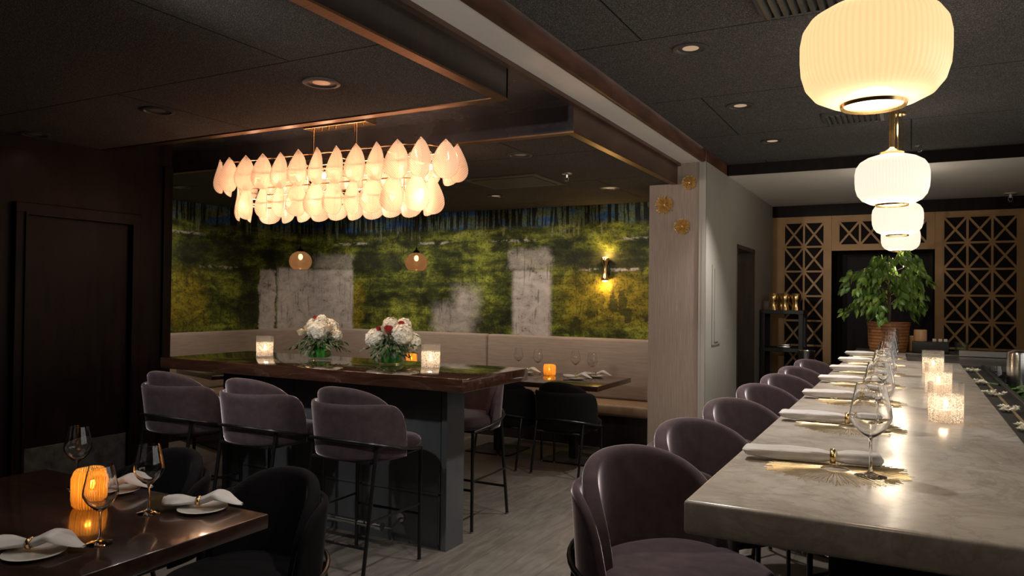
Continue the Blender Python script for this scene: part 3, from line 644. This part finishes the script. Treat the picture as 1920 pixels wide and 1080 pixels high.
# table napkin: folded wing with ring lying on a small plate
def plate(label,group):
    return tag(MB().lathe([(0,0),(.052,0),(.058,.003),(.082,.009),(.085,.0115),(.081,.0125),(.056,.007),(0,.0055)],40).build('side_plate',M['china']),label,'plate',group)
def napkin_wing(label,group):
    t=thing('napkin',label,'napkin',group=group)
    def f(u,v):
        x=-.12+.27*v; a=2*PI*u; d=x-.0
        w=.011+.042*min(1,abs(d)/.075)**.9
        if x>.09: w*=max(.12,1-(x-.09)/.075)
        if x<-.10: w*=max(.6,1-(-x-.10)/.05)
        h=.012+.004*min(1,abs(d)/.08)
        if x>.06: h*=max(.25,1-(x-.06)/.11)
        arch=.022*math.exp(-((x-.07)/.045)**2)-.10*max(0,x-.115)
        z=.006+h+h*.95*math.sin(a)*(1+.18*math.cos(4*a+20*x))+arch
        return (x,w*math.cos(a)*(1+.06*math.sin(3*a+30*x))+.25*max(0,x-.02)*.35,max(.0015,z))
    MB().grid(f,26,40,True).build('cloth',M['linen'],t)
    MB().grid(lambda u,v:(.006*(2*v-1),.0185*math.cos(2*PI*u),.020+.0165*math.sin(2*PI*u)),26,2,True).build('napkin_ring',M['brass'],t,solid=.002)
    return t
p0=plate('cream side plate under the napkin at the right end of the front table','side plates on the front table'); p0.location=(-2.215,1.83,.7502)
n0=napkin_wing('white napkin with gold ring at the right end of the front table','folded napkins on the front table'); n0.location=(-2.24,1.835,.759); n0.rotation_euler=(0,0,R(28))
for x,y,rz,pl,nl_ in ((-2.285,1.275,R(30),'cream side plate cut by the left edge of the picture','white napkin with gold ring at the lower left edge of the picture'),(-2.73,1.83,R(25),'cream side plate behind the amber candle','white napkin behind the amber candle')):
    copy_tree(p0,pl,(x+.03,y,.7502)); copy_tree(n0,nl_,(x,y+.005,.759),rz)
for x,y,pl,nl_ in ((-2.78,6.50,'small plate at the front right of the pillar table','crumpled white napkin at the front of the pillar table'),(-2.70,6.93-.12,'small plate at the right end of the pillar table','white napkin at the right end of the pillar table'),(-3.42,6.72,'small plate left of the amber candle on the pillar table','white napkin left of the amber candle on the pillar table')):
    c=copy_tree(p0,pl,(x,y,.7512)); c['group']='plates on the pillar table'; c=copy_tree(n0,nl_,(x,y,.760),R(10)); c['group']='napkins on the pillar table'
# candles
def candle(label,group):
    t=thing('candle_holder',label,'candle',group=group)
    MB().lathe([(.058,.004),(.059,.10),(.0585,.102)],36).build('crackled_glass',M['cupfrost'],t)
    MB().lathe([(0,.0),(.060,0),(.0605,.003),(.0605,.148)],36).build('glass_cup',M['cupclear'],t)
    MB().lathe([(0,.006),(.02,.006),(.02,.045),(.017,.047),(0,.045)],20).build('candle',M['wax'],t)
    MB().lathe([(0,.050),(.004,.052),(.0068,.057),(.0082,.063),(.0078,.069),(.006,.076),(.0038,.083),(.0018,.089),(0,.095)],16).build('flame',M['flame'],t)
    lamp('flame_light','POINT',(0,0,.075),.75,(1,.76,.52),.012,parent=t)
    return t
c0=candle('crackled glass candle nearest the camera on the marble bar','crackled candles on the marble bar'); c0.location=(.118,3.24,1.0702)
copy_tree(c0,'second crackled glass candle on the marble bar',(.122,4.22,1.0702)); copy_tree(c0,'third crackled glass candle on the marble bar',(.125,5.32,1.0702))
c=copy_tree(c0,'crackled glass candle at the left on the island',(-4.13,3.93,1.0702)); c['group']='candles on the island'
c=copy_tree(c0,'crackled glass candle at the right on the island',(-2.66,3.90,1.0702)); c['group']='candles on the island'
def amber(label,group):
    t=thing('amber_candle_holder',label,'candle',group=group)
    MB().lathe([(0,.0),(.045,0),(.054,.008),(.058,.03),(.058,.105),(.050,.128),(.045,.134)],108,flute=18,fa=.03,fz=(.004,.13)).build('fluted_glass',M['amber'],t,solid=.003)
    MB().lathe([(0,.008),(.019,.008),(.019,.05),(0,.05)],18).build('candle',M['wax'],t)
    MB().lathe([(0,.055),(.006,.062),(.008,.07),(.005,.083),(0,.094)],12).build('flame',M['flame'],t)
    lamp('flame_light','POINT',(0,0,.08),.65,(1,.66,.32),.012,parent=t)
    return t
a0=amber('fluted amber candle glass on the front table','amber candle glasses'); a0.location=(-2.60,1.66,.7502)
a1=copy_tree(a0,'fluted amber candle glass on the table nearest the pillar',(-3.16,6.72,.7502)); a1.scale=(1.05,1.05,.8); copy_tree(a0,'amber candle glass on the middle table, half hidden behind the right island candle',(-4.93,6.85,.7502))

# ------------------------------------------------------------------ tables
def table(name,label,x0,x1,y0,y1,th=.045,legs=False):
    t=thing(name,label,'table',((x0+x1)/2,(y0+y1)/2,0)); w,l=(x1-x0)/2,(y1-y0)/2
    MB().box(-w,w,-l,l,.75-th,.75,.003).build('tabletop',M['table'],t)
    n=2 if w>.6 else 1
    for k in range(n):
        cx=(-w/2+w*k) if n==2 else 0
        MB().box(cx-.035,cx+.035,-.035,.035,.012,.75-th,.004).build('pedestal',M['blackmatt'],t)
        MB().box(cx-.24,cx+.24,-.24,.24,0,.014,.004).build('base_plate',M['blackmatt'],t)
    return t
table('dining_table','dark brown wooden table in the left foreground',-3.313,-1.982,1.05,1.915,.05)
table('dining_table','dark table beside the pillar in front of the banquette',-4.02,-2.39,6.06,6.94)
table('dining_table','middle dark table by the banquette, mostly hidden behind the island',-6.1,-4.45,6.06,6.94)
t=table('dining_table','small dark table at the far left, seen under the island top',-.42,.42,-.38,.38); 
Pc=Vector((-5.8,4.87)); cc=Pc+Vector((-.96,.28))*.42+Vector((.28,.96))*.38; t.location=(cc.x,cc.y,0); t.rotation_euler=(0,0,math.atan2(-.28,.96))
# island
t=thing('island_table','high wooden island table on a charcoal base in the middle of the room','table',(-3.385,3.84,0))
MB().box(-1.246,1.244,-.392,.393,.995,1.07,.004).build('tabletop',M['island'],t)
MB().box(-.92,.925,-.075,.085,0,.994).build('base_panel',M['panelblack'],t,False)
for s in (-1,1): MB().box(s*.935-.02,s*.935+.02,-.095,.1,0,.994,.003).build('end_post',M['panelblack'],t,False)
m=MB(); 
for z in (.32,.97): m.box(-.90,.90,-.082,-.074,z,z+.012)
for x in (-.905,-.3,.3,.895): m.box(x-.006,x+.006,-.082,-.074,.03,.97)
for x0,x1 in ((.32,.62),(-.28,.02),(-.88,-.58)): 
    pass
m.build('panel_moulding',M['panelblack'],t,False)
for s in (-1,1):
    MB().tube([(-.83,s*.285+.0,.15),(.62,s*.285,.15)],.019,14).build('foot_rail',M['chrome'],t)
    for x in (-.8,-.1,.60):
        b=MB().tube([(x,s*.285,.15),(x+.03,s*.2,.12),(x+.02,s*.09,.15)],.008,8).tube([(x-.012,s*.285,.15),(x+.03,s*.285,.15)],.024,14).build('rail_bracket',M['chrome'],t)
        MB().tube([(x+.02,s*.075,.155),(x+.02,s*.095,.155)],.028,14).build('bracket_flange',M['chrome'],b)
# banquettes
t=thing('banquette','long taupe banquette bench along the mural wall','bench',(0,0,0))
MB().box(-6.6,-2.085,7.10,7.58,.33,.45,.03).build('seat_cushion',M['bankseat'],t)
MB().box(-6.6,-2.085,7.13,7.58,0,.33).build('bench_base',M['darkwood'],t,False)
for x0,x1 in ((-4.315,-2.085),(-6.95,-4.325)): MB().box(x0,x1,7.47,7.59,.45,1.09,.028).build('backrest',M['bankcloth'],t)
t=thing('banquette','taupe banquette bench along the left alcove wall','bench',(0,0,0))
MB().box(-7.08,-6.62,3.9,7.08,.33,.45,.03).build('seat_cushion',M['bankseat'],t)
MB().box(-7.08,-6.65,3.9,7.08,0,.33).build('bench_base',M['darkwood'],t,False)
MB().box(-7.09,-6.97,3.9,7.46,.45,1.09,.028).build('backrest',M['bankcloth'],t)

# ------------------------------------------------------------------ lamps
def pendant(x,y,label,op,pw):
    t=thing('pendant_lamp',label,'pendant lamp',(x,y,0),group='opal glass pendants over the marble bar'); zb=1.975; D=.35; rs=.905
    prof=[(.066,0),(.105,.006),(.142,.024),(.163,.050),(.173,.082),(.176,.118),(.176,.155),(.170,.186),(.152,.212),(.118,.232),(.075,.245),(.055,.250)]
    MB().lathe([(r*rs,zb+z*.95) for r,z in prof],288,flute=72,fa=.005,fz=(zb+.045,zb+.21)).build('glass_shade',op,t)
    MB().lathe([(.063,zb-.001),(.070,zb-.006),(.072,zb+.002),(.066,zb+.006),(.063,zb+.003),(.063,zb-.001)],48).build('bottom_ring',M['brass'],t)
    MB().lathe([(0,zb+.004),(.063,zb+.003)],40).build('diffuser_disc',M['opal2'],t)
    MB().lathe([(.050,zb+.237),(.055,zb+.245),(.02,zb+.262),(.013,zb+.27),(.013,2.46),(.018,2.465),(.018,2.475),(0,2.48)],28).build('brass_neck',M['brass'],t)
    MB().tube([(0,0,2.47),(0,0,ZR-.02)],.005,8).lathe([(.05,ZR),(.05,ZR-.018),(.008,ZR-.022)],28).tube([(.025,0,zb+.25),(.025,0,ZR-.02)],.004,8).build('stem',M['brass'],t)
    lamp('pendant_light','POINT',(0,0,zb-.08),pw,(1,.80,.58),.06,parent=t); lamp('pendant_light','POINT',(0,0,zb+.36),pw*.5,(1,.86,.68),.06,parent=t)
pl=['nearest and largest looking opal glass pendant over the marble bar','second opal glass pendant over the marble bar, with its brass stem in view','third opal glass pendant over the marble bar','farthest opal glass pendant, above the ficus']
for i,(x,y) in enumerate(((-.078,1.91),(-.080,3.93),(-.082,5.76),(-.082,7.58))): pendant(x,y,pl[i],M['opal1'] if i==0 else M['opal2'],(5,8,8,8)[i])
def chandelier():
    cx,cy=-3.42,3.81
    t=thing('chandelier','long chandelier of peach ribbed glass leaves over the island','chandelier',(cx,cy,0))
    # leaf master
    H,Wd=.238,.081
    def lf(u,v):
        v=1-(1-v)**1.8
        k=max(0.0,v)**.85*max(0,1-v)**.45/(.654**.85*.346**.45); x=(2*u-1)*Wd*k
        return (x,.012*math.sin(PI*v)*1.2-.35*x*x/.066-.004*(2*v-1),-H*v)
    def stadium(L,Wr,n):
        s=L-Wr; per=2*s+PI*Wr; out=[]
        for i in range(n):
            d=per*i/n+.02
            if d<s: out.append((-s/2+d,-Wr/2,0))
            elif d<s+PI*Wr/2: a=(d-s)/(Wr/2); out.append((s/2+Wr/2*math.sin(a),-Wr/2*math.cos(a),a))
            elif d<2*s+PI*Wr/2: out.append((s/2-(d-s-PI*Wr/2),Wr/2,PI))
            else: a=(d-2*s-PI*Wr/2)/(Wr/2); out.append((-s/2-Wr/2*math.sin(a),Wr/2*math.cos(a),PI+a))
        return out
    master=None; q=random.Random(5)
    for (L,Wr,n,zt) in ((1.93,.40,27,2.465),(1.60,.34,23,2.272)):
        for (x,y,a) in stadium(L,Wr,n):
            if master is None:
                o=master=MB().grid(lf,11,15).build('glass_leaf',M['leafglass'],t,solid=.005)
            else:
                o=master.copy(); COL.objects.link(o)
            o.location=(x,y,zt+q.uniform(-.004,.004)); o.rotation_euler=(R(5),0,a-.55*math.sin(a)+q.uniform(-.3,.3))
        r=MB(); 
        for z,k in ((zt-.03,.86),(zt-.13,.80)):
            st=stadium(L*k+.1,Wr*k,60); r.tube([(x,y,z) for x,y,a in st],.005,6,closed=True)
        for (x,y,a) in stadium(L,Wr,n): r.tube([(x*.95,y*.86,zt-.03),(x,y+(-.0),zt-.008)],.0025,5)
        r.build('ring_frame',M['rosebrass'],t)
    f=MB().tube([(-.85,0,2.35),(.85,0,2.35)],.008,8)
    for x in (-.6,-.2,.2,.6): f.tube([(x,-.17,2.40),(x,.17,2.40)],.004,6).tube([(x,-.15,2.18),(x,.15,2.18)],.004,6).tube([(x,0,2.40),(x,0,2.15)],.005,6)
    f.build('inner_frame',M['rosebrass'],t)
    for x in (-.16,.21): MB().tube([(x,0,2.35),(x,0,2.68)],.010,10).cyl(x,0,2.67,2.685,.02,14).build('hanging_stem',M['rosebrass'],t)
    MB().box(-.20,.33,-.06,.06,2.635,2.70,.004).build('ceiling_canopy',M['rosebrass'],t)
    for x in (-.06,.0,.06,.29): MB().cyl(x,-.03,2.618,2.637,.008,10).build('canopy_screw',M['brass'],t)
    b0=None
    for i in range(8):
        for s in (-1,1):
            x=-.77+.22*i; z=2.34 if s>0 else 2.15
            if b0 is None: ob=b0=MB().ell((0,0,0),(.018,.018,.03),12).build('bulb',M['bulb'],t)
            else: ob=b0.copy(); COL.objects.link(ob)
            ob.location=(x,s*.05,z)
    for i in range(5):
        for z in (2.32,2.12): lamp('chandelier_light','POINT',(-.72+.36*i,0,z),2.7,(1,.68,.46),.045,parent=t)
chandelier()
def globe(x,y,label):
    t=thing('globe_pendant',label,'pendant lamp',(x,y,0),group='small globe pendants in front of the mural'); z=1.855; r=.112
    MB().lathe([(r*math.sin(a),z-r*math.cos(a)*.92) for a in [R(38+k*(142-0)/16) for k in range(16)]],36).build('globe_shade',M['globe'],t)
    MB().lathe([(.02,z+.085),(.034,z+.10),(.03,z+.115),(.012,z+.13),(.010,z+.15),(0,z+.15)],20).build('lamp_cap',M['steelblack'],t)
    MB().tube([(0,0,z+.14),(0,0,Z0)],.003,6).build('cord',M['steelblack'],t)
    MB().ell((0,0,z+.045),(.022,.022,.03),14).build('bulb',M['bulb'],t)
    lamp('globe_light','POINT',(0,0,z-.0),.4,(1,.66,.4),.03,parent=t)
globe(-5.41,5.60,'left copper glass globe pendant in front of the mural'); globe(-4.39,6.16,'right copper glass globe pendant in front of the mural')
t=thing('wall_sconce','double brass wall sconce glowing up and down on the mural','wall lamp',(-2.90,YW-.055,1.83))
MB().lathe([(.050,-.12),(.034,-.08),(.020,-.04),(.020,.04),(.034,.08),(.050,.12)],24).build('sconce_body',M['brass'],t,solid=.003)
MB().box(-.035,.035,.03,.055,-.05,.05,.004).tube([(0,.03,0),(0,0,0)],.012,8).build('wall_plate',M['steelblack'],t)
for s in (-1,1):
    MB().ell((0,0,s*.115),(.036,.030,.022),14).build('bulb',M['sconceglow'],t)
    lamp('sconce_light','POINT',(0,-.0,s*.16),4.5,(1,.60,.20),.02,parent=t)

# ------------------------------------------------------------------ pillar sunbursts
def burst(x,z,r,label):
    t=thing('sunburst_ornament',label,'wall ornament',(x,6.5,z),group='brass sunbursts on the pillar'); q=random.Random(int(r*1e4))
    m=MB()
    for i in range(300):
        el=q.uniform(.05,1.2) ; a=q.uniform(0,2*PI); d=Vector((math.cos(a)*math.cos(el),-math.sin(el)*.9,math.sin(a)*math.cos(el)))
        m.tube([(0,-.012,0),tuple(d*r*q.uniform(.88,1.03)+Vector((0,-.012,0)))],[.0010,.0022],5)
    m.build('brass_rods',M['gilt'],t); MB().ell((0,-.012,0),(.012,.012,.012),12).build('hub',M['brassdull'],t)
burst(-1.717,2.541,.066,'small brass sunburst ornament highest on the pillar'); burst(-1.936,2.355,.088,'largest brass sunburst ornament at the left of the pillar'); burst(-1.776,2.158,.074,'lowest brass sunburst ornament on the pillar')

# ------------------------------------------------------------------ golden lattice screens
def lattice(name,label,x0,x1,z0,z1,lx0,lx1,lz1,nc,nr,pitch,y=10.05):
    t=thing(name,label,'screen',((x0+x1)/2,y,0)); ox=(x0+x1)/2; lz0=lz1-nr*pitch
    if nr*pitch<.5: zb=z0
    zb=max(lz0,z0); m=MB()
    m.box(x0-ox,lx0-ox,-.03,.02,z0,z1).box(lx1-ox,x1-ox,-.03,.02,z0,z1).box(lx0-ox,lx1-ox,-.03,.02,lz1,z1)
    if lz0>z0: m.box(lx0-ox,lx1-ox,-.03,.02,z0,lz0)
    m.build('screen_frame',M['gold'],t,False)
    g=MB(); cw=(lx1-lx0)/nc; bw=.024
    for i in range(nc+1): g.box(lx0-ox+i*cw-bw/2,lx0-ox+i*cw+bw/2,-.02,.0,zb,lz1)
    for j in range(nr+1): g.box(lx0-ox+.001,lx1-ox-.001,-.0192,-.0008,lz1-j*pitch-bw/2,lz1-j*pitch+bw/2)
    for i in range(nc):
        for j in range(nr):
            cx=lx0-ox+(i+.5)*cw; cz=lz1-(j+.5)*pitch; L=math.hypot(cw,pitch)/2-.002; an=math.atan2(pitch,cw)
            for s in (-1,1): g.box(-L,L,-.017-.0015*s,-.002,-bw/2,bw/2,mat=Matrix.Translation((cx,0,cz))@Matrix.Rotation(s*an,4,'Y'))
    g.build('lattice_bars',M['gold'],t,False)
    MB().box(lx0-ox,lx1-ox,.01,.03,zb,lz1).build('backing_panel',M['screenback'],t,False)
lattice('lattice_screen','golden lattice screen left of the far opening, behind the black shelf',-1.568,-.868,0,2.575,-1.43,-.95,2.505,2,8,.31)
lattice('lattice_screen','golden lattice screen right of the far opening',.25,1.55,0,2.575,.333,1.06,2.515,3,8,.306)
lattice('lattice_transom','golden lattice strip above the far opening, behind the pendants',-.866,.248,2.14,2.575,-.79,.175,2.505,4,1,.30)

# black shelf with gold vases
t=thing('display_shelf','tall black open shelf against the lattice screen','shelf',(-1.32,9.3,0))
for x in (-.21,.21):
    for y in (-.17,.17): MB().box(x-.025,x+.025,y-.025,y+.025,0,1.36,.003).build('post',M['blackmatt'],t,False)
for z in (1.36,.92,.46,.08): MB().box(-.24,.24,-.20,.20,z,z+.045,.003).build('shelf_board',M['blackmatt'],t,False)
gv=tag(MB().lathe([(0,0),(.052,0),(.046,.03),(.040,.06),(.050,.11),(.057,.15),(.048,.19),(.042,.195),(0,.185)],32).build('gold_tumbler',M['brass']),'gold tumbler on the black shelf at its left','vase','gold tumblers on the shelf')
gv.location=(-1.415,9.16,1.405)
copy_tree(gv,'gold tumbler in the middle on the black shelf',(-1.29,9.17,1.405)); copy_tree(gv,'gold tumbler at the right on the black shelf',(-1.17,9.18,1.405))
copy_tree(gv,'gold tumbler standing behind the others on the black shelf',(-1.35,9.32,1.405))
tag(MB().lathe([(0,0),(.04,0),(.042,.10),(.040,.10),(.038,.004),(0,.004)],24).build('glass_tumbler',M['cupclear'],loc=(-1.50,9.2,1.405)),'clear tumbler at the left edge of the black shelf','glass')
tag(MB().box(-.07,.07,-.05,.05,0,.02,.004).box(-.06,.065,-.045,.05,.022,.04,.004).build('folded_trays',M['chrome'],loc=(-1.30,9.2,.966)),'two shiny trays on the middle board of the black shelf','tray')
t=thing('ice_bucket','steel ice bucket standing beyond the last bar stool','bucket',(-1.0,8.7,.0))
MB().lathe([(0,.78),(.075,.78),(.09,.97),(.094,.975),(.088,.972),(.072,.79),(0,.79)],28).build('bucket',M['chrome'],t); MB().lathe([(0,0),(.13,0),(.13,.015),(.012,.03),(.012,.78),(0,.78)],24).build('stand',M['steelblack'],t)

# ------------------------------------------------------------------ ficus
t=thing('potted_ficus','bushy green ficus in a woven bamboo planter at the far end of the bar','plant',(-.175,7.55,1.073))
MB().lathe([(0,0),(.150,0),(.165,.06),(.172,.22),(.178,.245),(.178,.258),(.166,.26),(.160,.23),(0,.22)],48).build('planter',M['wicker'],t)
MB().lathe([(0,.222),(.158,.226),(0,.236)],24).build('soil',M['soil'],t)
q=random.Random(21); tr=MB().tube([(0,0,.22),(.01,.005,.4),(-.005,.01,.62),(.0,0,.86)],[.016,.013,.010,.005],8); fol=MB()
def leafquad(m,p,d,n,L,w):
    d=d.normalized(); s=d.cross(n).normalized(); n=s.cross(d)
    pr=[p,p+d*L*.3+s*w*.8-n*.004,p+d*L*.62+s*w*.72-n*.006,p+d*L-n*.012,p+d*L*.62-s*w*.72-n*.006,p+d*L*.3-s*w*.8-n*.004,p+d*L*.45+n*.006]
    v=[m.b.verts.new(x) for x in pr]
    for a,b in ((0,1),(1,2),(2,3),(3,4),(4,5),(5,0)): m.b.faces.new((v[a],v[b],v[6]))
for i in range(46):
    z0=q.uniform(.38,.78); a=q.uniform(0,2*PI); reach=q.uniform(.2,.42)*(1 if z0<.7 else .72); up_=q.uniform(.0,.16)
    P=[Vector((0,0,z0)),Vector((math.cos(a)*reach*.5,math.sin(a)*reach*.5,z0+up_)),Vector((math.cos(a)*reach*.85,math.sin(a)*reach*.85,z0+up_*.6)),Vector((math.cos(a)*reach,math.sin(a)*reach,z0-.10+up_*.3))]
    tr.tube(P,[.004,.003,.002,.001],5)
    for k in range(22):
        f=q.uniform(.25,1)*3; j=min(2,int(f)); p=P[j].lerp(P[j+1],f-j)+Vector((q.uniform(-.04,.04),q.uniform(-.04,.04),q.uniform(-.03,.02)))
        if p.z<.27: continue
        d=Vector((math.cos(a)*.4+q.uniform(-.6,.6),math.sin(a)*.4+q.uniform(-.6,.6),-q.uniform(.5,1.4))); leafquad(fol,p,d,Vector((q.uniform(-1,1),q.uniform(-1,1),.6)),q.uniform(.06,.10),q.uniform(.018,.028))
tr.build('trunk',M['bark'],t); fol.build('foliage',M['ficus'],t)
# small things beside the planter
t=thing('napkin_caddy','black bar caddy standing right of the bamboo planter','caddy',(.155,7.50,1.073)); MB().box(-.14,.14,-.07,.07,0,.10,.006).build('caddy_box',M['blackmatt'],t)
for x in (.03,.075,.115): MB().box(x-.014,x+.014,-.03,.03,.10,.125,.003).build('straw_bundle',M['china'],t)
tag(MB().lathe([(0,0),(.05,0),(.052,.004),(.052,.095),(.048,.10),(0,.10)],28).build('wooden_cup',M['wood_cup'],loc=(.078,7.50,1.174)),'pale wooden cup on top of the black caddy','cup')
tag(MB().lathe([(0,0),(.04,0),(.042,.004),(.042,.13),(.038,.134),(0,.134)],28).build('wooden_cup',M['wood_cup'],loc=(-.0+.02,7.70,1.155-.08)),'pale wooden cup behind the black caddy','cup')
tag(MB().lathe([(0,0),(.05,0),(.052,.10),(.049,.10),(.047,.006),(0,.006)],28).build('garnish_jar',M['vaseglass'],loc=(.39,7.52,1.073)),'clear glass jar right of the black caddy','jar')
tag(MB().lathe([(0,0),(.05,0),(.062,.02),(.064,.36),(.060,.375),(.03,.39),(0,.392)],32).build('steel_cylinder',M['chrome'],loc=(.588,5.52,.84)),'tall brushed steel cylinder at the right edge of the picture','container')
t=thing('mint_jar','glass of green leaves in the bartender station','herb jar',(.505,5.15,.84)); MB().lathe([(0,0),(.05,0),(.055,.12),(.052,.12),(.048,.006),(0,.006)],24).build('jar',M['vaseglass'],t)
m=MB(); q=random.Random(2)
for i in range(60):
    a=q.uniform(0,2*PI); p=Vector((.04*math.cos(a)*q.random(),.04*math.sin(a)*q.random(),q.uniform(.10,.19))); leafquad(m,p,Vector((math.cos(a),math.sin(a),q.uniform(-.2,.7))),Vector((0,0,1)),.075,.034)
m.build('green_leaves',pm('fresh_mint',(.10,.22,.05),.5,var=.4),t)
for i,(x,y) in enumerate(((.53,6.2),(.61,6.02))):
    c=copy_tree(wg,['spare wine glass in the bartender station beside the steel cylinder','spare wine glass in the bartender station nearer the green leaves'][i],(x,y,.842)); c['group']='spare wine glasses in the bartender station'

# ------------------------------------------------------------------ flower arrangements
def arrangement(label,loc,seed,heads,roses,reds):
    t=thing('flower_arrangement',label,'flowers',loc,R(18),group='flower arrangements on the island'); q=random.Random(seed)
    v=MB().box(-.0625,.0625,-.0625,.0625,0,.125,.003).build('vase',M['vaseglass'],t); MB().box(-.056,.056,-.056,.056,.014,.112,.004).build('green_lining',M['vasegreen'],v)
    def hyd(c,r):
        m=MB(); m.ell((0,0,0),(r*.8,)*3,12); N=int(290*(r/.07)**2)
        for i in range(N):
            zz=1-2*(i+.5)/N; th=i*2.399963; s=math.sqrt(1-zz*zz); n=Vector((s*math.cos(th),s*math.sin(th),zz)); p=n*r*q.uniform(.90,1.04)
            u=n.orthogonal().normalized(); w=n.cross(u); a0=q.random()*PI; e=.0125; u=(u+n*q.uniform(-.45,.45)).normalized(); w=(w+n*q.uniform(-.45,.45)).normalized()
            for k in range(4):
                a=a0+k*PI/2; d=u*math.cos(a)+w*math.sin(a); s2=u*math.cos(a+PI/2)+w*math.sin(a+PI/2)
                m.quad(p,p+d*e*.55+s2*e*.45+n*.003,p+d*e+n*.001,p+d*e*.55-s2*e*.45+n*.003)
        m.build('hydrangea_bloom',M['petal'],t,loc=c)
    for c,r in heads: hyd(c,r)
    def rosef(c,r,mat,name):
        m=MB(); m.ell((0,0,0),(r*.55,r*.55,r*.6),12)
        for ring,(n,rr,hh) in enumerate(((3,.55,.75),(4,.75,.6),(5,.98,.4))):
            for k in range(n):
                a=2*PI*k/n+ring*.5
                def pf(u,vv,a=a,rr=rr,hh=hh): 
                    b=a+(u-.5)*1.9; R_=r*(rr*.5+rr*.5*vv)*(1-.1*abs(2*u-1)); return (R_*math.cos(b),R_*math.sin(b),r*(-.55+vv*(.55+hh))*(1-.25*(2*u-1)**2*vv))
                m.grid(pf,6,4)
        m.build(name,mat,t,loc=c)
    for c,r in roses: rosef(c,r,M['rose'],'cream_rose')
    for c,r in reds: rosef(c,r,M['redpetal'],'red_flower')
    m=MB()
    for i in range(150):
        a=q.uniform(0,2*PI); rr=q.uniform(.03,.12); p=Vector((rr*math.cos(a),rr*math.sin(a),q.uniform(.11,.19)-(.05 if rr>.09 else 0))); d=Vector((math.cos(a)*q.uniform(.4,1.2),math.sin(a)*q.uniform(.4,1.2),q.uniform(-1.2,.5))); leafquad(m,p,d,Vector((0,0,1)),q.uniform(.04,.065),q.uniform(.010,.018))
    for i in range(11):
        a=2*PI*i/11+q.random()*.4; L=q.uniform(.05,.12); base=Vector((.09*math.cos(a),.09*math.sin(a),.14)); tip=base+Vector((math.cos(a)*L,math.sin(a)*L,-q.uniform(.01,.09)))
        m.tube([base*.6,base,tip],.0015,4)
        for k in range(7): leafquad(m,base.lerp(tip,k/6),Vector((math.cos(a)+q.uniform(-.8,.8),math.sin(a)+q.uniform(-.8,.8),q.uniform(-.8,.3))),Vector((0,0,1)),.045,.014)
    m.build('foliage',M['leafgreen'],t)
# heads in local coords (rotated 18deg): x right, y away
arrangement('flower arrangement with a big white hydrangea and cream rose, left on the island',(-3.655,3.99,1.0702),1,[((-.0,-.04,.205),.075),((-.055,.03,.225),.06),((.04,.05,.215),.065),((.105,.02,.17),.04),((.015,-.02,.275),.035)],[((-.12,-.05,.185),.036),((-.10,.0,.215),.03),((.085,-.06,.22),.036)],[((-.03,-.02,.288),.022)])
arrangement('flower arrangement with white hydrangeas around a dark red flower, right on the island',(-2.985,3.93,1.0702),2,[((-.105,-.03,.17),.062),((.085,-.05,.20),.066),((.125,.01,.155),.06),((-.02,.03,.25),.055),((.06,.05,.25),.05)],[((-.035,-.06,.24),.028)],[((.0,-.075,.235),.034),((-.075,-.05,.235),.022),((.07,-.03,.27),.024)])
print('objects',len(bpy.data.objects))
